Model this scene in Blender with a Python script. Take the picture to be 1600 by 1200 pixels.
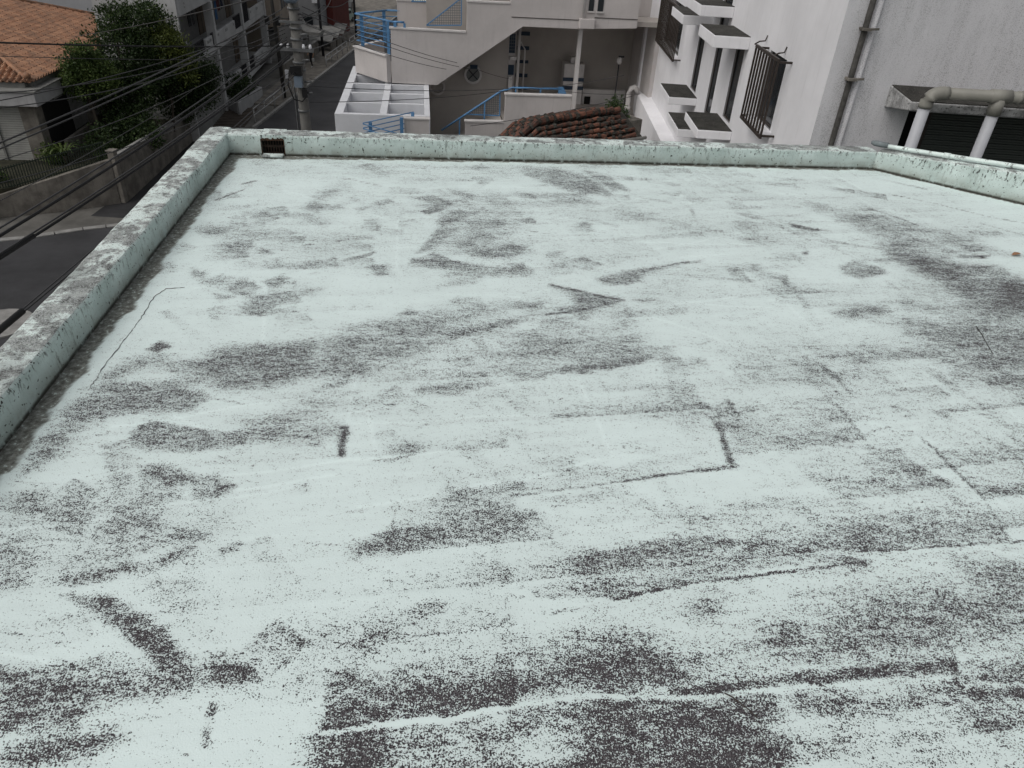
import bpy, bmesh, math, random
import numpy as np
from mathutils import Matrix, Vector

# ------------------------------------------------------------------ scene reset
for o in list(bpy.data.objects):
    bpy.data.objects.remove(o)
scene = bpy.context.scene
COL = scene.collection
R = math.radians

# ------------------------------------------------------------------ camera
cam_d = bpy.data.cameras.new('camera')
cam = bpy.data.objects.new('camera', cam_d)
COL.objects.link(cam)
cam_d.sensor_width = 36.0
cam_d.lens = 25.43
cam_d.clip_end = 2000
cam_d.clip_start = 0.05
cam.matrix_world = Matrix(((0.997888, -0.064951, -0.000000, 0.000), (0.036049, 0.553851, -0.831835, 0.000), (0.054029, 0.830079, 0.555023, 14.000), (0, 0, 0, 1)))
scene.camera = cam

# ------------------------------------------------------------------ sky, sun, exposure
SUN_EL, SUN_AZ = R(52), R(-125)           # soft light from behind the left shoulder, high up
world = bpy.data.worlds.new('World')
scene.world = world
world.use_nodes = True
wn = world.node_tree
wn.nodes.clear()
sky = wn.nodes.new('ShaderNodeTexSky')
sky.sky_type = 'NISHITA'
sky.sun_disc = False
sky.sun_elevation = SUN_EL
sky.sun_rotation = SUN_AZ
sky.air_density = 1.6
sky.dust_density = 6.0
sky.ozone_density = 1.0
hs = wn.nodes.new('ShaderNodeHueSaturation')
hs.inputs['Saturation'].default_value = 0.22      # cloud cover greys the sky
bg = wn.nodes.new('ShaderNodeBackground')
bg.inputs['Strength'].default_value = 0.10
wo = wn.nodes.new('ShaderNodeOutputWorld')
wn.links.new(sky.outputs[0], hs.inputs['Color'])
wn.links.new(hs.outputs[0], bg.inputs['Color'])
wn.links.new(bg.outputs[0], wo.inputs['Surface'])

sun_d = bpy.data.lights.new('sun', 'SUN')
sun_d.energy = 0.8
sun_d.angle = R(60)
sun_d.color = (1.0, 0.97, 0.93)
sun = bpy.data.objects.new('sun', sun_d)
COL.objects.link(sun)
sd = Vector((math.sin(SUN_AZ) * math.cos(SUN_EL), math.cos(SUN_AZ) * math.cos(SUN_EL), math.sin(SUN_EL)))
sun.rotation_euler = sd.to_track_quat('Z', 'Y').to_euler()
sun.location = (0, 0, 60)

vs = scene.view_settings
vs.view_transform = 'Standard'
vs.look = 'None'
vs.gamma = 1.0
vs.exposure = -0.18
vs.use_curve_mapping = False
scene.render.engine = 'CYCLES'
scene.cycles.max_bounces = 6

# ------------------------------------------------------------------ helpers
TH = math.atan2(1.063, 7.522)              # the block's grid is turned by this angle
CU, SU = math.cos(TH), math.sin(TH)
def W(u, v, z=0.0):                        # grid coordinates -> world
    return Vector((u * CU - v * SU, u * SU + v * CU, z))

class MB:
    """collects faces; build() links them as one mesh object"""
    def __init__(s): s.v = []; s.f = []; s.m = []
    def add(s, vs_, fs, m=0):
        n = len(s.v); s.v += [tuple(q) for q in vs_]
        s.f += [tuple(i + n for i in f) for f in fs]; s.m += [m] * len(fs)
        return s
    def box(s, x0, x1, y0, y1, z0, z1, m=0):
        return s.add([(x0,y0,z0),(x1,y0,z0),(x1,y1,z0),(x0,y1,z0),(x0,y0,z1),(x1,y0,z1),(x1,y1,z1),(x0,y1,z1)],
              [(3,2,1,0),(4,5,6,7),(0,1,5,4),(1,2,6,5),(2,3,7,6),(3,0,4,7)], m)
    def hexa(s, p, m=0):                   # eight corners, bottom loop then top loop
        return s.add(p, [(3,2,1,0),(4,5,6,7),(0,1,5,4),(1,2,6,5),(2,3,7,6),(3,0,4,7)], m)
    def prism(s, poly, d, m=0):            # planar polygon (3d points) swept by vector d
        n = len(poly); d = Vector(d); a = [Vector(q) for q in poly]
        return s.add(a + [q + d for q in a],
              [tuple(range(n))[::-1], tuple(range(n, 2*n))] + [(i, (i+1) % n, n + (i+1) % n, n + i) for i in range(n)], m)
    def bar(s, a, b, w, h=None, m=0):      # rectangular bar from a to b
        a, b = Vector(a), Vector(b); h = h or w; t = (b - a).normalized()
        up = Vector((0,0,1)) if abs(t.z) < .95 else Vector((0,1,0))
        x = t.cross(up).normalized() * w / 2; y = x.cross(t).normalized() * h / 2
        return s.hexa([a-x-y, a+x-y, a+x+y, a-x+y, b-x-y, b+x-y, b+x+y, b-x+y], m)
    def tube(s, pts, r, n=8, m=0, cap=True):
        pts = [Vector(q) for q in pts]; k = len(pts)
        rs = r if isinstance(r, (list, tuple)) else [r] * k
        vv = []; prev = None
        for i in range(k):
            t = (pts[min(i+1, k-1)] - pts[max(i-1, 0)]).normalized()
            up = Vector((0,0,1)) if abs(t.z) < .9 else Vector((0,1,0))
            x = t.cross(up).normalized(); y = x.cross(t)
            for j in range(n):
                a = 2 * math.pi * j / n
                vv.append(pts[i] + (x * math.cos(a) + y * math.sin(a)) * rs[i])
        ff = [(i*n+j, i*n+(j+1) % n, (i+1)*n+(j+1) % n, (i+1)*n+j) for i in range(k-1) for j in range(n)]
        if cap: ff += [tuple(range(n))[::-1], tuple(range((k-1)*n, k*n))]
        return s.add(vv, ff, m)
    def build(s, name, mats, parent=None, origin=None, smooth=False, bevel=0, link=True):
        me = bpy.data.meshes.new(name)
        o = Vector(origin) if origin is not None else Vector((0,0,0))
        me.from_pydata([tuple(Vector(q) - o) for q in s.v], [], s.f)
        if not isinstance(mats, (list, tuple)): mats = [mats]
        for q in mats: me.materials.append(q)
        if len(mats) > 1: me.polygons.foreach_set('material_index', s.m)
        bm = bmesh.new(); bm.from_mesh(me)
        bmesh.ops.recalc_face_normals(bm, faces=bm.faces[:])
        if bevel:
            es = [e for e in bm.edges if len(e.link_faces) == 2 and e.calc_face_angle(0) > .6]
            bmesh.ops.bevel(bm, geom=es, offset=bevel, segments=2, affect='EDGES', profile=.5, clamp_overlap=True)
        bm.to_mesh(me); bm.free()
        if smooth: me.polygons.foreach_set('use_smooth', [True] * len(me.polygons))
        me.update()
        ob = bpy.data.objects.new(name, me)
        COL.objects.link(ob)
        if parent is not None:
            ob.parent = parent
        elif origin is not None:
            ob.location = o
        return ob

def tag(o, label=None, cat=None, group=None, kind=None):
    if label: o['label'] = label
    if cat: o['category'] = cat
    if group: o['group'] = group
    if kind: o['kind'] = kind
    return o
class Thing:
    """Empty at the thing's base; parts are given in the thing's frame (grid or world) as absolute numbers"""
    def __init__(s, name, label, cat, base, grid=False, group=None):
        s.e = bpy.data.objects.new(name, None); COL.objects.link(s.e)
        s.e.empty_display_size = .2
        s.base = Vector(base)
        s.e.location = W(*base) if grid else s.base
        if grid: s.e.rotation_euler.z = TH
        tag(s.e, label, cat, group)
    def part(s, name, mb, mats, parent=None, **k):
        return mb.build(name, mats, parent or s.e, origin=s.base, **k)
    def box(s, name, mat, *b, parent=None, bevel=0):
        return s.part(name, MB().box(*b), mat, parent, bevel=bevel)
    def bar(s, name, mat, a, b, w, h=None, parent=None):
        return s.part(name, MB().bar(a, b, w, h), mat, parent)
    def tube(s, name, mat, pts, r, n=8, parent=None):
        return s.part(name, MB().tube(pts, r, n), mat, parent, smooth=True)
def shared(src, name, parent, loc, rot=(0,0,0), scl=(1,1,1)):
    o = bpy.data.objects.new(name, src); COL.objects.link(o); o.parent = parent
    o.location = loc; o.rotation_euler = rot; o.scale = scl
    return o

# ------------------------------------------------------------------ materials
class NT:
    def __init__(s, name):
        s.mat = bpy.data.materials.new(name); s.mat.use_nodes = True
        s.t = s.mat.node_tree; s.b = s.t.nodes['Principled BSDF']
        s.b.inputs['Specular IOR Level'].default_value = .3
    def n(s, typ, **k):
        q = s.t.nodes.new(typ)
        for a, b in k.items(): setattr(q, a, b)
        return q
    def lk(s, a, b): s.t.links.new(a, b)
    def pos(s, scale=(1,1,1), rot=0):
        g = s.n('ShaderNodeNewGeometry'); mp = s.n('ShaderNodeMapping')
        mp.inputs['Scale'].default_value = scale; mp.inputs['Rotation'].default_value = (0,0,rot)
        s.lk(g.outputs['Position'], mp.inputs['Vector']); return mp.outputs[0]
    def noise(s, vec, scale, detail=4, rough=.6, dist=0):
        q = s.n('ShaderNodeTexNoise'); q.inputs['Scale'].default_value = scale
        q.inputs['Detail'].default_value = detail; q.inputs['Roughness'].default_value = rough
        q.inputs['Distortion'].default_value = dist
        s.lk(vec, q.inputs['Vector']); return q.outputs['Fac']
    def math(s, op, a, b=None, c=None, clamp=False):
        q = s.n('ShaderNodeMath', operation=op); q.use_clamp = clamp
        for i, x in enumerate((a, b, c)):
            if x is None: continue
            if isinstance(x, (int, float)): q.inputs[i].default_value = x
            else: s.lk(x, q.inputs[i])
        return q.outputs[0]
    def ramp(s, x, lo, hi, smooth=True):
        q = s.n('ShaderNodeMapRange'); q.interpolation_type = 'SMOOTHSTEP' if smooth else 'LINEAR'
        for nm, val in (('From Min', lo), ('From Max', hi)):
            if isinstance(val, (int, float)): q.inputs[nm].default_value = val
            else: s.lk(val, q.inputs[nm])
        s.lk(x, q.inputs['Value']); return q.outputs['Result']
    def mix(s, f, a, b):
        q = s.n('ShaderNodeMix', data_type='RGBA')
        for sock, x in ((q.inputs[0], f), (q.inputs[6], a), (q.inputs[7], b)):
            if isinstance(x, (int, float)): sock.default_value = x
            elif isinstance(x, tuple): sock.default_value = (*x, 1)
            else: s.lk(x, sock)
        return q.outputs[2]
    def attr(s, name):
        q = s.n('ShaderNodeAttribute'); q.attribute_name = name; return q.outputs['Fac']
    def bump(s, h, strength=.3, dist=.01):
        q = s.n('ShaderNodeBump'); q.inputs['Strength'].default_value = strength; q.inputs['Distance'].default_value = dist
        s.lk(h, q.inputs['Height']); s.lk(q.outputs[0], s.b.inputs['Normal'])
    def out(s, col, rough=.7, metal=0):
        if isinstance(col, tuple): s.b.inputs['Base Color'].default_value = (*col, 1)
        else: s.lk(col, s.b.inputs['Base Color'])
        if isinstance(rough, (int, float)): s.b.inputs['Roughness'].default_value = rough
        else: s.lk(rough, s.b.inputs['Roughness'])
        s.b.inputs['Metallic'].default_value = metal
        return s.mat

def worn(name, col, var=.25, scale=3.0, rough=.75, streak=0.0, dirt=(.05,.048,.045), speck=0.0, bump=.25, fine=40, metal=0):
    """painted or cast surface: cloudy tone, rain streaks, grit"""
    t = NT(name); p = t.pos()
    a = t.noise(p, scale, 6, .65)
    c = t.mix(t.ramp(a, .3, .7), tuple(x * (1 - var) for x in col), tuple(min(1, x * (1 + var * .4)) for x in col))
    if streak:
        st = t.noise(t.pos((5, 5, .35)), 2.0, 5, .7)
        c = t.mix(t.math('MULTIPLY', t.ramp(st, .52, .78), streak), c, dirt)
    f = t.noise(p, fine, 3, .7)
    if speck:
        c = t.mix(t.math('MULTIPLY', t.ramp(f, .56, .66), speck), c, dirt)
    if bump: t.bump(f, bump, .01)
    return t.out(c, rough, metal)
def plain(name, col, rough=.5, metal=0, var=.12):
    t = NT(name); a = t.noise(t.pos(), 6, 3)
    return t.out(t.mix(a, tuple(x * (1 - var) for x in col), tuple(min(1, x * (1 + var)) for x in col)), rough, metal)

rnd = random.Random(7)
# ================================================================== THE ROOF WE LOOK ACROSS
ZR = 11.5
CL = Vector((-3.275, 7.954)); CR = Vector((4.247, 9.017)); RE = Vector((8.84, 5.45)); LN = Vector((-2.07, -1.38))

# where the mint paint is worn through to the dark slab, in metres on the roof ('p' patch, 'l' stroke; minus = painted over)
WEAR = [
('p',0.22,0.1,[(-2.34,2.38),(-1.99,2.54),(-1.54,2.56),(-1.28,2.58),(-1.24,2.43),(-1.32,2.23),(-1.67,2.08),(-1.95,2.01),(-2.08,1.96)]),
('p',0.62,0.07,[(-2.46,3.50),(-2.41,3.72),(-2.25,3.83),(-2.04,3.77),(-1.93,3.61),(-1.91,3.45),(-1.99,3.34),(-2.08,3.24),(-2.21,3.17),(-2.31,3.08),(-2.35,2.97),(-2.31,2.79),(-2.40,2.65),(-2.43,2.75),(-2.44,3.00),(-2.47,3.27)]),
('p',-0.6,0.05,[(-2.36,3.56),(-2.25,3.72),(-2.08,3.70),(-1.99,3.54),(-2.16,3.52),(-2.28,3.49)]),
('p',0.9,0.02,[(-2.33,3.87),(-2.30,3.99),(-2.19,3.92),(-2.25,3.85)]),
('p',0.6,0.09,[(-1.99,3.77),(-1.83,3.98),(-1.52,4.06),(-1.33,4.02),(-1.20,3.87),(-1.20,3.69),(-1.47,3.58),(-1.65,3.48),(-1.84,3.62)]),
('p',0.45,0.08,[(-1.81,3.79),(-1.42,4.08),(-1.06,4.22),(-0.64,4.33),(-0.03,4.57),(-0.02,4.41),(-0.45,4.20),(-0.80,4.06),(-1.13,3.88),(-1.22,3.96)]),
('p',0.6,0.03,[(-2.06,3.39),(-1.82,3.46),(-1.75,3.39),(-1.83,3.27),(-1.99,3.23)]),
('p',0.6,0.02,[(-2.04,3.04),(-2.00,3.16),(-1.90,3.14),(-1.73,3.11),(-1.56,3.09),(-1.41,3.14),(-1.40,3.01),(-1.50,2.95),(-1.63,2.91),(-1.78,2.89),(-1.89,2.88),(-1.97,2.92)]),
('p',0.5,0.06,[(-1.56,3.23),(-1.41,3.26),(-1.30,3.33),(-1.14,3.31),(-0.98,3.26),(-0.90,3.21),(-0.89,3.13),(-1.07,3.04),(-1.25,3.02),(-1.39,3.07)]),
('p',0.97,0.012,[(-0.95,3.21),(-0.90,3.22),(-0.88,3.09),(-0.86,2.94),(-0.90,2.95)]),
('p',0.5,0.06,[(-0.63,3.09),(-0.50,3.14),(-0.45,3.04),(-0.55,2.97),(-0.61,2.99)]),
('p',0.6,0.03,[(-1.85,2.79),(-1.73,2.79),(-1.57,2.72),(-1.47,2.74),(-1.36,2.68),(-1.35,2.63),(-1.42,2.57),(-1.49,2.57),(-1.58,2.66),(-1.70,2.68),(-1.82,2.72)]),
('p',0.9,0.03,[(-1.45,2.70),(-1.35,2.67),(-1.42,2.59)]),
('p',0.45,0.05,[(-1.81,2.50),(-1.74,2.56),(-1.58,2.35),(-1.59,2.30),(-1.71,2.27),(-1.85,2.28),(-1.83,2.38)]),
('p',0.55,0.05,[(-2.33,2.53),(-2.23,2.56),(-2.17,2.42),(-2.25,2.41),(-2.35,2.43),(-2.40,2.47)]),
('p',0.4,0.05,[(-2.13,2.47),(-2.03,2.52),(-1.94,2.42),(-1.93,2.30),(-2.02,2.31),(-2.11,2.40)]),
('p',0.65,0.03,[(-1.85,2.03),(-1.74,2.07),(-1.66,2.13),(-1.54,2.15),(-1.44,2.24),(-1.39,2.26),(-1.39,2.18),(-1.47,2.13),(-1.58,2.09),(-1.69,2.05),(-1.79,2.01)]),
('p',0.45,0.04,[(-1.51,2.36),(-1.43,2.38),(-1.37,2.32),(-1.41,2.27)]),
('p',0.7,0.02,[(-1.27,2.25),(-1.19,2.30),(-1.18,2.25),(-1.25,2.22)]),
('p',0.68,0.025,[(-1.78,1.95),(-1.62,1.96),(-1.48,1.91),(-1.33,1.81),(-1.21,1.72),(-1.12,1.63),(-1.17,1.58),(-1.26,1.63),(-1.37,1.72),(-1.50,1.80),(-1.64,1.88)]),
('p',0.75,0.05,[(-1.84,1.59),(-1.67,1.61),(-1.58,1.62),(-1.43,1.60),(-1.24,1.59),(-1.11,1.58),(-1.21,1.54),(-1.35,1.52),(-1.43,1.47),(-1.47,1.41),(-1.60,1.41),(-1.71,1.38)]),
('p',0.4,0.06,[(-1.52,1.66),(-1.31,1.64),(-1.23,1.60),(-1.42,1.59)]),
('p',0.7,0.05,[(-1.14,1.67),(-1.05,1.71),(-0.94,1.69),(-0.89,1.64),(-0.95,1.61),(-1.05,1.61)]),
('p',0.6,0.05,[(-1.64,1.30),(-1.53,1.34),(-1.34,1.39),(-1.28,1.37),(-1.32,1.32),(-1.35,1.27),(-1.55,1.23),(-1.62,1.23)]),
('p',0.6,0.05,[(-2.10,1.55),(-1.84,1.59),(-1.71,1.38),(-1.95,1.35)]),
('l',0.4,0.03,[(-1.01,1.51),(-1.00,1.43),(-0.98,1.36)]),
('p',0.55,0.008,[(-0.64,1.68),(-0.46,1.70),(0.08,1.85),(0.09,1.58),(-0.16,1.53),(-0.42,1.47),(-0.60,1.43)]),
('p',0.3,0.03,[(-0.62,1.57),(-0.31,1.63),(0.09,1.71),(0.09,1.58),(-0.42,1.47),(-0.60,1.43)]),
('p',0.68,0.008,[(-0.60,1.42),(-0.40,1.47),(-0.15,1.51),(0.09,1.57),(0.12,1.11),(-0.55,1.07)]),
('p',0.85,0.07,[(-0.60,1.41),(-0.40,1.46),(-0.38,1.26),(-0.58,1.18)]),
('l',-0.9,0.02,[(-0.60,1.43),(-0.42,1.47),(-0.15,1.52),(0.09,1.58)]),
('p',0.22,0.1,[(-0.93,1.81),(-0.66,1.92),(-0.35,1.91),(0.06,2.00),(0.07,1.85),(-0.47,1.71),(-0.64,1.69),(-0.74,1.65)]),
('p',0.35,0.05,[(-0.59,1.80),(-0.50,1.88),(-0.46,1.77),(-0.56,1.75)]),
('p',0.6,0.04,[(-0.68,2.32),(-0.54,2.44),(-0.27,2.57),(0.05,2.71),(0.06,2.47),(-0.25,2.37),(-0.43,2.32),(-0.66,2.26)]),
('p',0.6,0.04,[(-0.67,2.31),(-0.52,2.41),(-0.26,2.52),(-0.29,2.39),(-0.45,2.33),(-0.66,2.27)]),
('p',0.35,0.05,[(-0.56,2.57),(-0.28,2.69),(0.05,2.82),(0.05,2.71),(-0.36,2.54)]),
('p',0.45,0.03,[(-0.38,1.98),(-0.31,2.03),(-0.21,2.05),(-0.22,2.00),(-0.34,1.95)]),
('p',0.25,0.08,[(-1.53,2.07),(-1.32,2.10),(-1.20,1.95),(-1.18,1.82),(-1.33,1.83)]),
('p',0.4,0.06,[(-2.28,2.29),(-2.16,2.25),(-2.04,2.13),(-2.01,2.01),(-2.08,1.96)]),
('p',0.5,0.03,[(-0.59,3.64),(-0.28,3.74),(-0.19,3.69),(-0.33,3.57),(-0.56,3.58)]),
('p',0.35,0.06,[(-1.18,3.87),(-1.01,3.99),(-0.91,3.73),(-1.10,3.58)]),
('p',0.3,0.08,[(-1.47,3.46),(-1.05,3.55),(-0.71,3.55),(-0.72,3.36),(-1.10,3.31)]),
('p',0.9,0.005,[(-1.32,2.83),(-1.32,2.84),(-1.31,2.84),(-1.31,2.82),(-1.32,2.82)]),
('p',0.9,0.005,[(-0.87,2.11),(-0.86,2.12),(-0.86,2.12),(-0.86,2.11),(-0.86,2.10)]),
('p',0.9,0.005,[(-0.64,2.12),(-0.63,2.13),(-0.63,2.13),(-0.63,2.12),(-0.64,2.12)]),
('p',0.9,0.005,[(-0.51,2.13),(-0.50,2.14),(-0.49,2.14),(-0.50,2.13),(-0.50,2.13)]),
('p',0.9,0.005,[(-0.66,1.50),(-0.66,1.51),(-0.65,1.51),(-0.65,1.50),(-0.66,1.50)]),
('p',0.9,0.005,[(-1.03,1.32),(-1.03,1.33),(-1.02,1.33),(-1.02,1.32),(-1.03,1.32)]),
('p',0.9,0.005,[(-1.29,1.45),(-1.28,1.46),(-1.28,1.45),(-1.28,1.45),(-1.28,1.45)]),
('p',0.9,0.005,[(-1.80,1.82),(-1.80,1.83),(-1.79,1.83),(-1.79,1.82),(-1.80,1.82)]),
('p',0.9,0.005,[(-0.57,1.93),(-0.56,1.94),(-0.56,1.94),(-0.56,1.93),(-0.57,1.93)]),
('p',0.9,0.005,[(-0.36,2.45),(-0.35,2.46),(-0.35,2.45),(-0.35,2.44),(-0.36,2.44)]),
('p',0.75,0.03,[(0.31,3.96),(0.56,4.09),(0.92,4.20),(0.81,4.09),(0.63,4.00),(0.43,3.93)]),
('p',0.4,0.03,[(-0.00,3.84),(0.14,3.90),(0.33,3.97),(0.19,3.84),(-0.00,3.77)]),
('p',0.3,0.09,[(-0.02,4.21),(0.24,4.45),(0.64,4.55),(0.95,4.49),(0.85,4.27),(0.49,4.17),(0.14,3.99),(-0.01,3.97)]),
('p',0.32,0.03,[(0.03,2.85),(0.43,2.99),(0.95,3.12),(1.23,3.10),(1.25,3.08),(0.93,3.00),(0.64,2.90),(0.32,2.82),(0.04,2.74)]),
('l',0.85,0.022,[(0.64,2.90),(0.93,3.00),(1.25,3.08)]),
('l',0.5,0.02,[(0.04,2.73),(0.42,2.84),(0.64,2.90)]),
('p',0.85,0.015,[(1.21,3.51),(1.25,3.48),(1.25,3.25),(1.25,3.09),(1.20,3.10),(1.21,3.35)]),
('p',0.45,0.03,[(1.34,3.74),(1.37,3.51),(1.33,3.43),(1.24,3.42),(1.19,3.53)]),
('l',0.75,0.025,[(1.34,3.73),(1.37,3.57)]),
('p',0.26,0.02,[(1.39,3.73),(1.99,3.86),(2.06,3.70),(2.07,3.42),(1.73,3.30),(1.27,3.17),(1.26,3.32)]),
('p',0.3,0.03,[(1.38,3.26),(2.07,3.42),(2.01,3.51),(1.53,3.35)]),
('l',0.55,0.03,[(1.99,3.84),(2.05,3.62),(2.07,3.41)]),
('p',0.3,0.02,[(1.63,3.17),(2.00,3.35),(2.25,3.39),(2.29,3.16),(2.46,3.04),(2.09,2.94),(1.79,2.87),(1.67,2.98),(1.58,3.09)]),
('p',0.5,0.02,[(2.00,3.35),(2.25,3.39),(2.29,3.22),(2.44,3.05),(2.24,3.02),(2.18,3.15)]),
('l',0.7,0.025,[(2.43,3.46),(2.49,3.20),(2.54,2.96)]),
('l',0.5,0.025,[(2.54,2.96),(2.51,2.64)]),
('p',0.28,0.015,[(2.44,3.46),(3.41,3.60),(3.06,3.04),(2.56,2.96)]),
('p',0.5,0.03,[(2.60,3.04),(3.12,3.13),(3.05,3.02),(2.54,2.96)]),
('p',0.4,0.03,[(1.15,2.78),(1.49,2.84),(1.80,2.90),(1.83,2.87),(1.16,2.69),(1.09,2.70)]),
('p',0.6,0.05,[(0.04,2.62),(0.15,2.65),(0.19,2.56),(0.13,2.49),(0.05,2.50)]),
('p',0.35,0.03,[(0.15,2.72),(0.62,2.86),(0.62,2.80),(0.26,2.65)]),
('p',0.6,0.012,[(0.34,2.34),(0.65,2.45),(0.92,2.59),(1.08,2.63),(1.13,2.50),(0.93,2.44),(0.66,2.36),(0.43,2.27),(0.35,2.24)]),
('p',0.75,0.03,[(0.35,2.32),(0.66,2.41),(1.13,2.52),(1.13,2.49),(0.66,2.36),(0.35,2.24)]),
('p',0.3,0.05,[(0.68,2.58),(0.83,2.72),(1.09,2.70),(1.04,2.61)]),
('p',0.36,0.015,[(1.10,2.68),(1.78,2.86),(2.12,2.90),(2.45,2.98),(2.51,2.91),(2.51,2.64),(2.05,2.56),(1.74,2.51),(1.29,2.47),(1.15,2.47)]),
('p',0.85,0.03,[(1.16,2.51),(1.31,2.54),(1.33,2.49),(1.18,2.45)]),
('p',0.45,0.06,[(1.72,2.67),(1.94,2.75),(2.01,2.65),(1.85,2.53),(1.67,2.52)]),
('p',0.36,0.02,[(0.11,2.16),(0.34,2.22),(0.65,2.34),(1.11,2.47),(1.66,2.51),(1.64,2.44),(1.26,2.36),(0.90,2.25),(0.50,2.12),(0.16,2.10)]),
('l',0.85,0.018,[(0.50,2.12),(0.89,2.24),(1.15,2.30),(1.44,2.37),(1.70,2.43)]),
('l',0.85,0.013,[(1.74,2.51),(2.04,2.55),(2.32,2.60),(2.81,2.68)]),
('p',0.5,0.05,[(1.62,2.44),(1.72,2.51),(1.72,2.43),(1.67,2.38)]),
('p',0.5,0.03,[(1.41,2.38),(1.64,2.44),(1.62,2.40),(1.39,2.33)]),
('p',0.45,0.06,[(0.82,2.14),(0.92,2.20),(1.00,2.16),(0.92,2.05),(0.84,2.02),(0.80,2.07)]),
('p',0.6,0.06,[(2.18,2.47),(2.44,2.51),(2.52,2.43),(2.35,2.32),(2.20,2.29),(2.16,2.35)]),
('p',0.42,0.09,[(0.07,1.89),(0.30,1.94),(0.53,1.96),(0.86,1.86),(1.19,2.07),(1.57,2.24),(2.10,2.30),(2.62,2.30),(2.41,1.97),(1.94,1.95),(1.59,1.86),(1.11,1.77),(0.73,1.71),(0.36,1.64),(0.08,1.60)]),
('p',0.5,0.06,[(0.30,1.83),(0.60,1.89),(0.74,1.78),(0.65,1.71),(0.36,1.65),(0.08,1.60),(0.07,1.70),(0.25,1.74)]),
('p',0.35,0.06,[(1.19,2.07),(1.40,1.99),(1.29,1.89),(1.15,1.93)]),
('p',0.9,0.02,[(0.70,1.70),(0.96,1.75),(1.27,1.81),(1.59,1.87),(1.90,1.92),(1.88,1.86),(1.57,1.81),(1.18,1.76),(0.95,1.71),(0.72,1.67)]),
('l',-0.8,0.018,[(0.08,1.58),(0.36,1.64),(0.72,1.66),(1.09,1.72),(1.56,1.80),(1.87,1.84)]),
('p',0.5,0.03,[(0.08,1.57),(0.50,1.64),(0.88,1.68),(1.09,1.70),(1.13,1.56),(0.97,1.16),(0.10,1.11)]),
('p',0.7,0.07,[(0.33,1.56),(0.54,1.61),(0.62,1.48),(0.47,1.31),(0.34,1.30)]),
('p',0.6,0.06,[(0.68,1.56),(0.86,1.60),(1.05,1.57),(1.02,1.48),(0.83,1.42),(0.68,1.43)]),
('p',0.8,0.05,[(0.71,1.44),(1.03,1.48),(1.03,1.28),(0.68,1.26)]),
('p',-0.5,0.06,[(0.08,1.44),(0.25,1.55),(0.29,1.50),(0.22,1.38),(0.09,1.34)]),
('p',0.45,0.05,[(1.18,1.71),(1.56,1.79),(1.87,1.84),(1.83,1.74),(1.51,1.66),(1.27,1.60),(1.12,1.62)]),
('p',0.6,0.02,[(1.91,1.91),(2.42,1.98),(2.32,1.82),(1.88,1.83)]),
('p',0.85,0.02,[(1.87,1.78),(2.32,1.82),(2.29,1.78),(1.89,1.74)]),
('l',0.6,0.02,[(1.90,1.91),(1.83,1.74)]),
('p',0.16,0.1,[(1.42,1.58),(1.80,1.68),(2.24,1.69),(1.96,1.22),(1.05,1.17)]),
('p',0.35,0.06,[(1.16,1.56),(1.41,1.59),(1.30,1.48),(1.10,1.44)]),
('p',0.42,0.08,[(2.66,4.94),(4.20,5.15),(3.72,4.33),(3.28,4.47),(3.00,4.75)]),
('p',0.3,0.08,[(3.14,4.36),(3.81,4.49),(3.42,3.81),(3.16,3.99)]),
('p',0.45,0.04,[(2.28,4.35),(2.90,4.53),(3.02,4.49),(2.56,4.33),(2.28,4.27)]),
('l',0.45,0.035,[(2.08,4.25),(2.13,4.05),(2.16,3.92)]),
('p',0.3,0.04,[(0.98,4.09),(1.24,4.17),(1.22,4.07),(1.02,4.03)]),
('p',0.9,0.005,[(0.31,2.16),(0.32,2.17),(0.33,2.17),(0.33,2.16),(0.32,2.16)]),
('p',0.9,0.005,[(0.28,2.04),(0.29,2.05),(0.29,2.05),(0.29,2.04),(0.28,2.04)]),
('p',0.9,0.005,[(0.29,2.48),(0.30,2.50),(0.31,2.49),(0.30,2.48),(0.29,2.48)]),
('p',0.9,0.005,[(0.64,3.18),(0.65,3.20),(0.66,3.20),(0.65,3.18),(0.64,3.18)]),
('p',0.9,0.005,[(2.30,4.19),(2.32,4.21),(2.33,4.21),(2.32,4.19),(2.31,4.18)]),
('p',0.9,0.005,[(1.49,3.65),(1.51,3.66),(1.51,3.66),(1.51,3.65),(1.49,3.64)]),
('p',0.9,0.005,[(2.26,3.68),(2.28,3.70),(2.29,3.70),(2.28,3.68),(2.26,3.67)]),
('p',0.9,0.005,[(1.78,2.34),(1.79,2.35),(1.79,2.35),(1.79,2.34),(1.78,2.34)]),
('p',0.9,0.005,[(0.09,2.15),(0.10,2.16),(0.11,2.15),(0.10,2.15),(0.09,2.14)]),
('p',0.9,0.005,[(0.10,2.10),(0.11,2.10),(0.11,2.10),(0.11,2.10),(0.10,2.09)]),
('p',0.5,0.05,[(-2.84,5.84),(-2.77,5.95),(-2.55,5.89),(-2.57,5.70),(-2.71,5.74)]),
('p',0.5,0.05,[(-2.49,5.53),(-2.30,5.59),(-2.27,5.51),(-2.40,5.47)]),
('p',0.55,0.04,[(-2.15,5.50),(-2.01,5.50),(-2.02,5.43),(-2.13,5.44)]),
('p',0.6,0.03,[(-2.54,5.08),(-2.38,5.00),(-2.39,4.88),(-2.47,4.91)]),
('p',0.5,0.03,[(-2.40,4.90),(-2.27,4.99),(-2.17,4.96),(-2.24,4.80),(-2.35,4.81)]),
('p',0.55,0.03,[(-2.17,4.84),(-2.09,4.92),(-1.91,4.83),(-1.97,4.68),(-2.13,4.73)]),
('p',0.6,0.03,[(-1.94,4.92),(-1.83,5.04),(-1.76,5.00),(-1.83,4.84)]),
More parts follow.
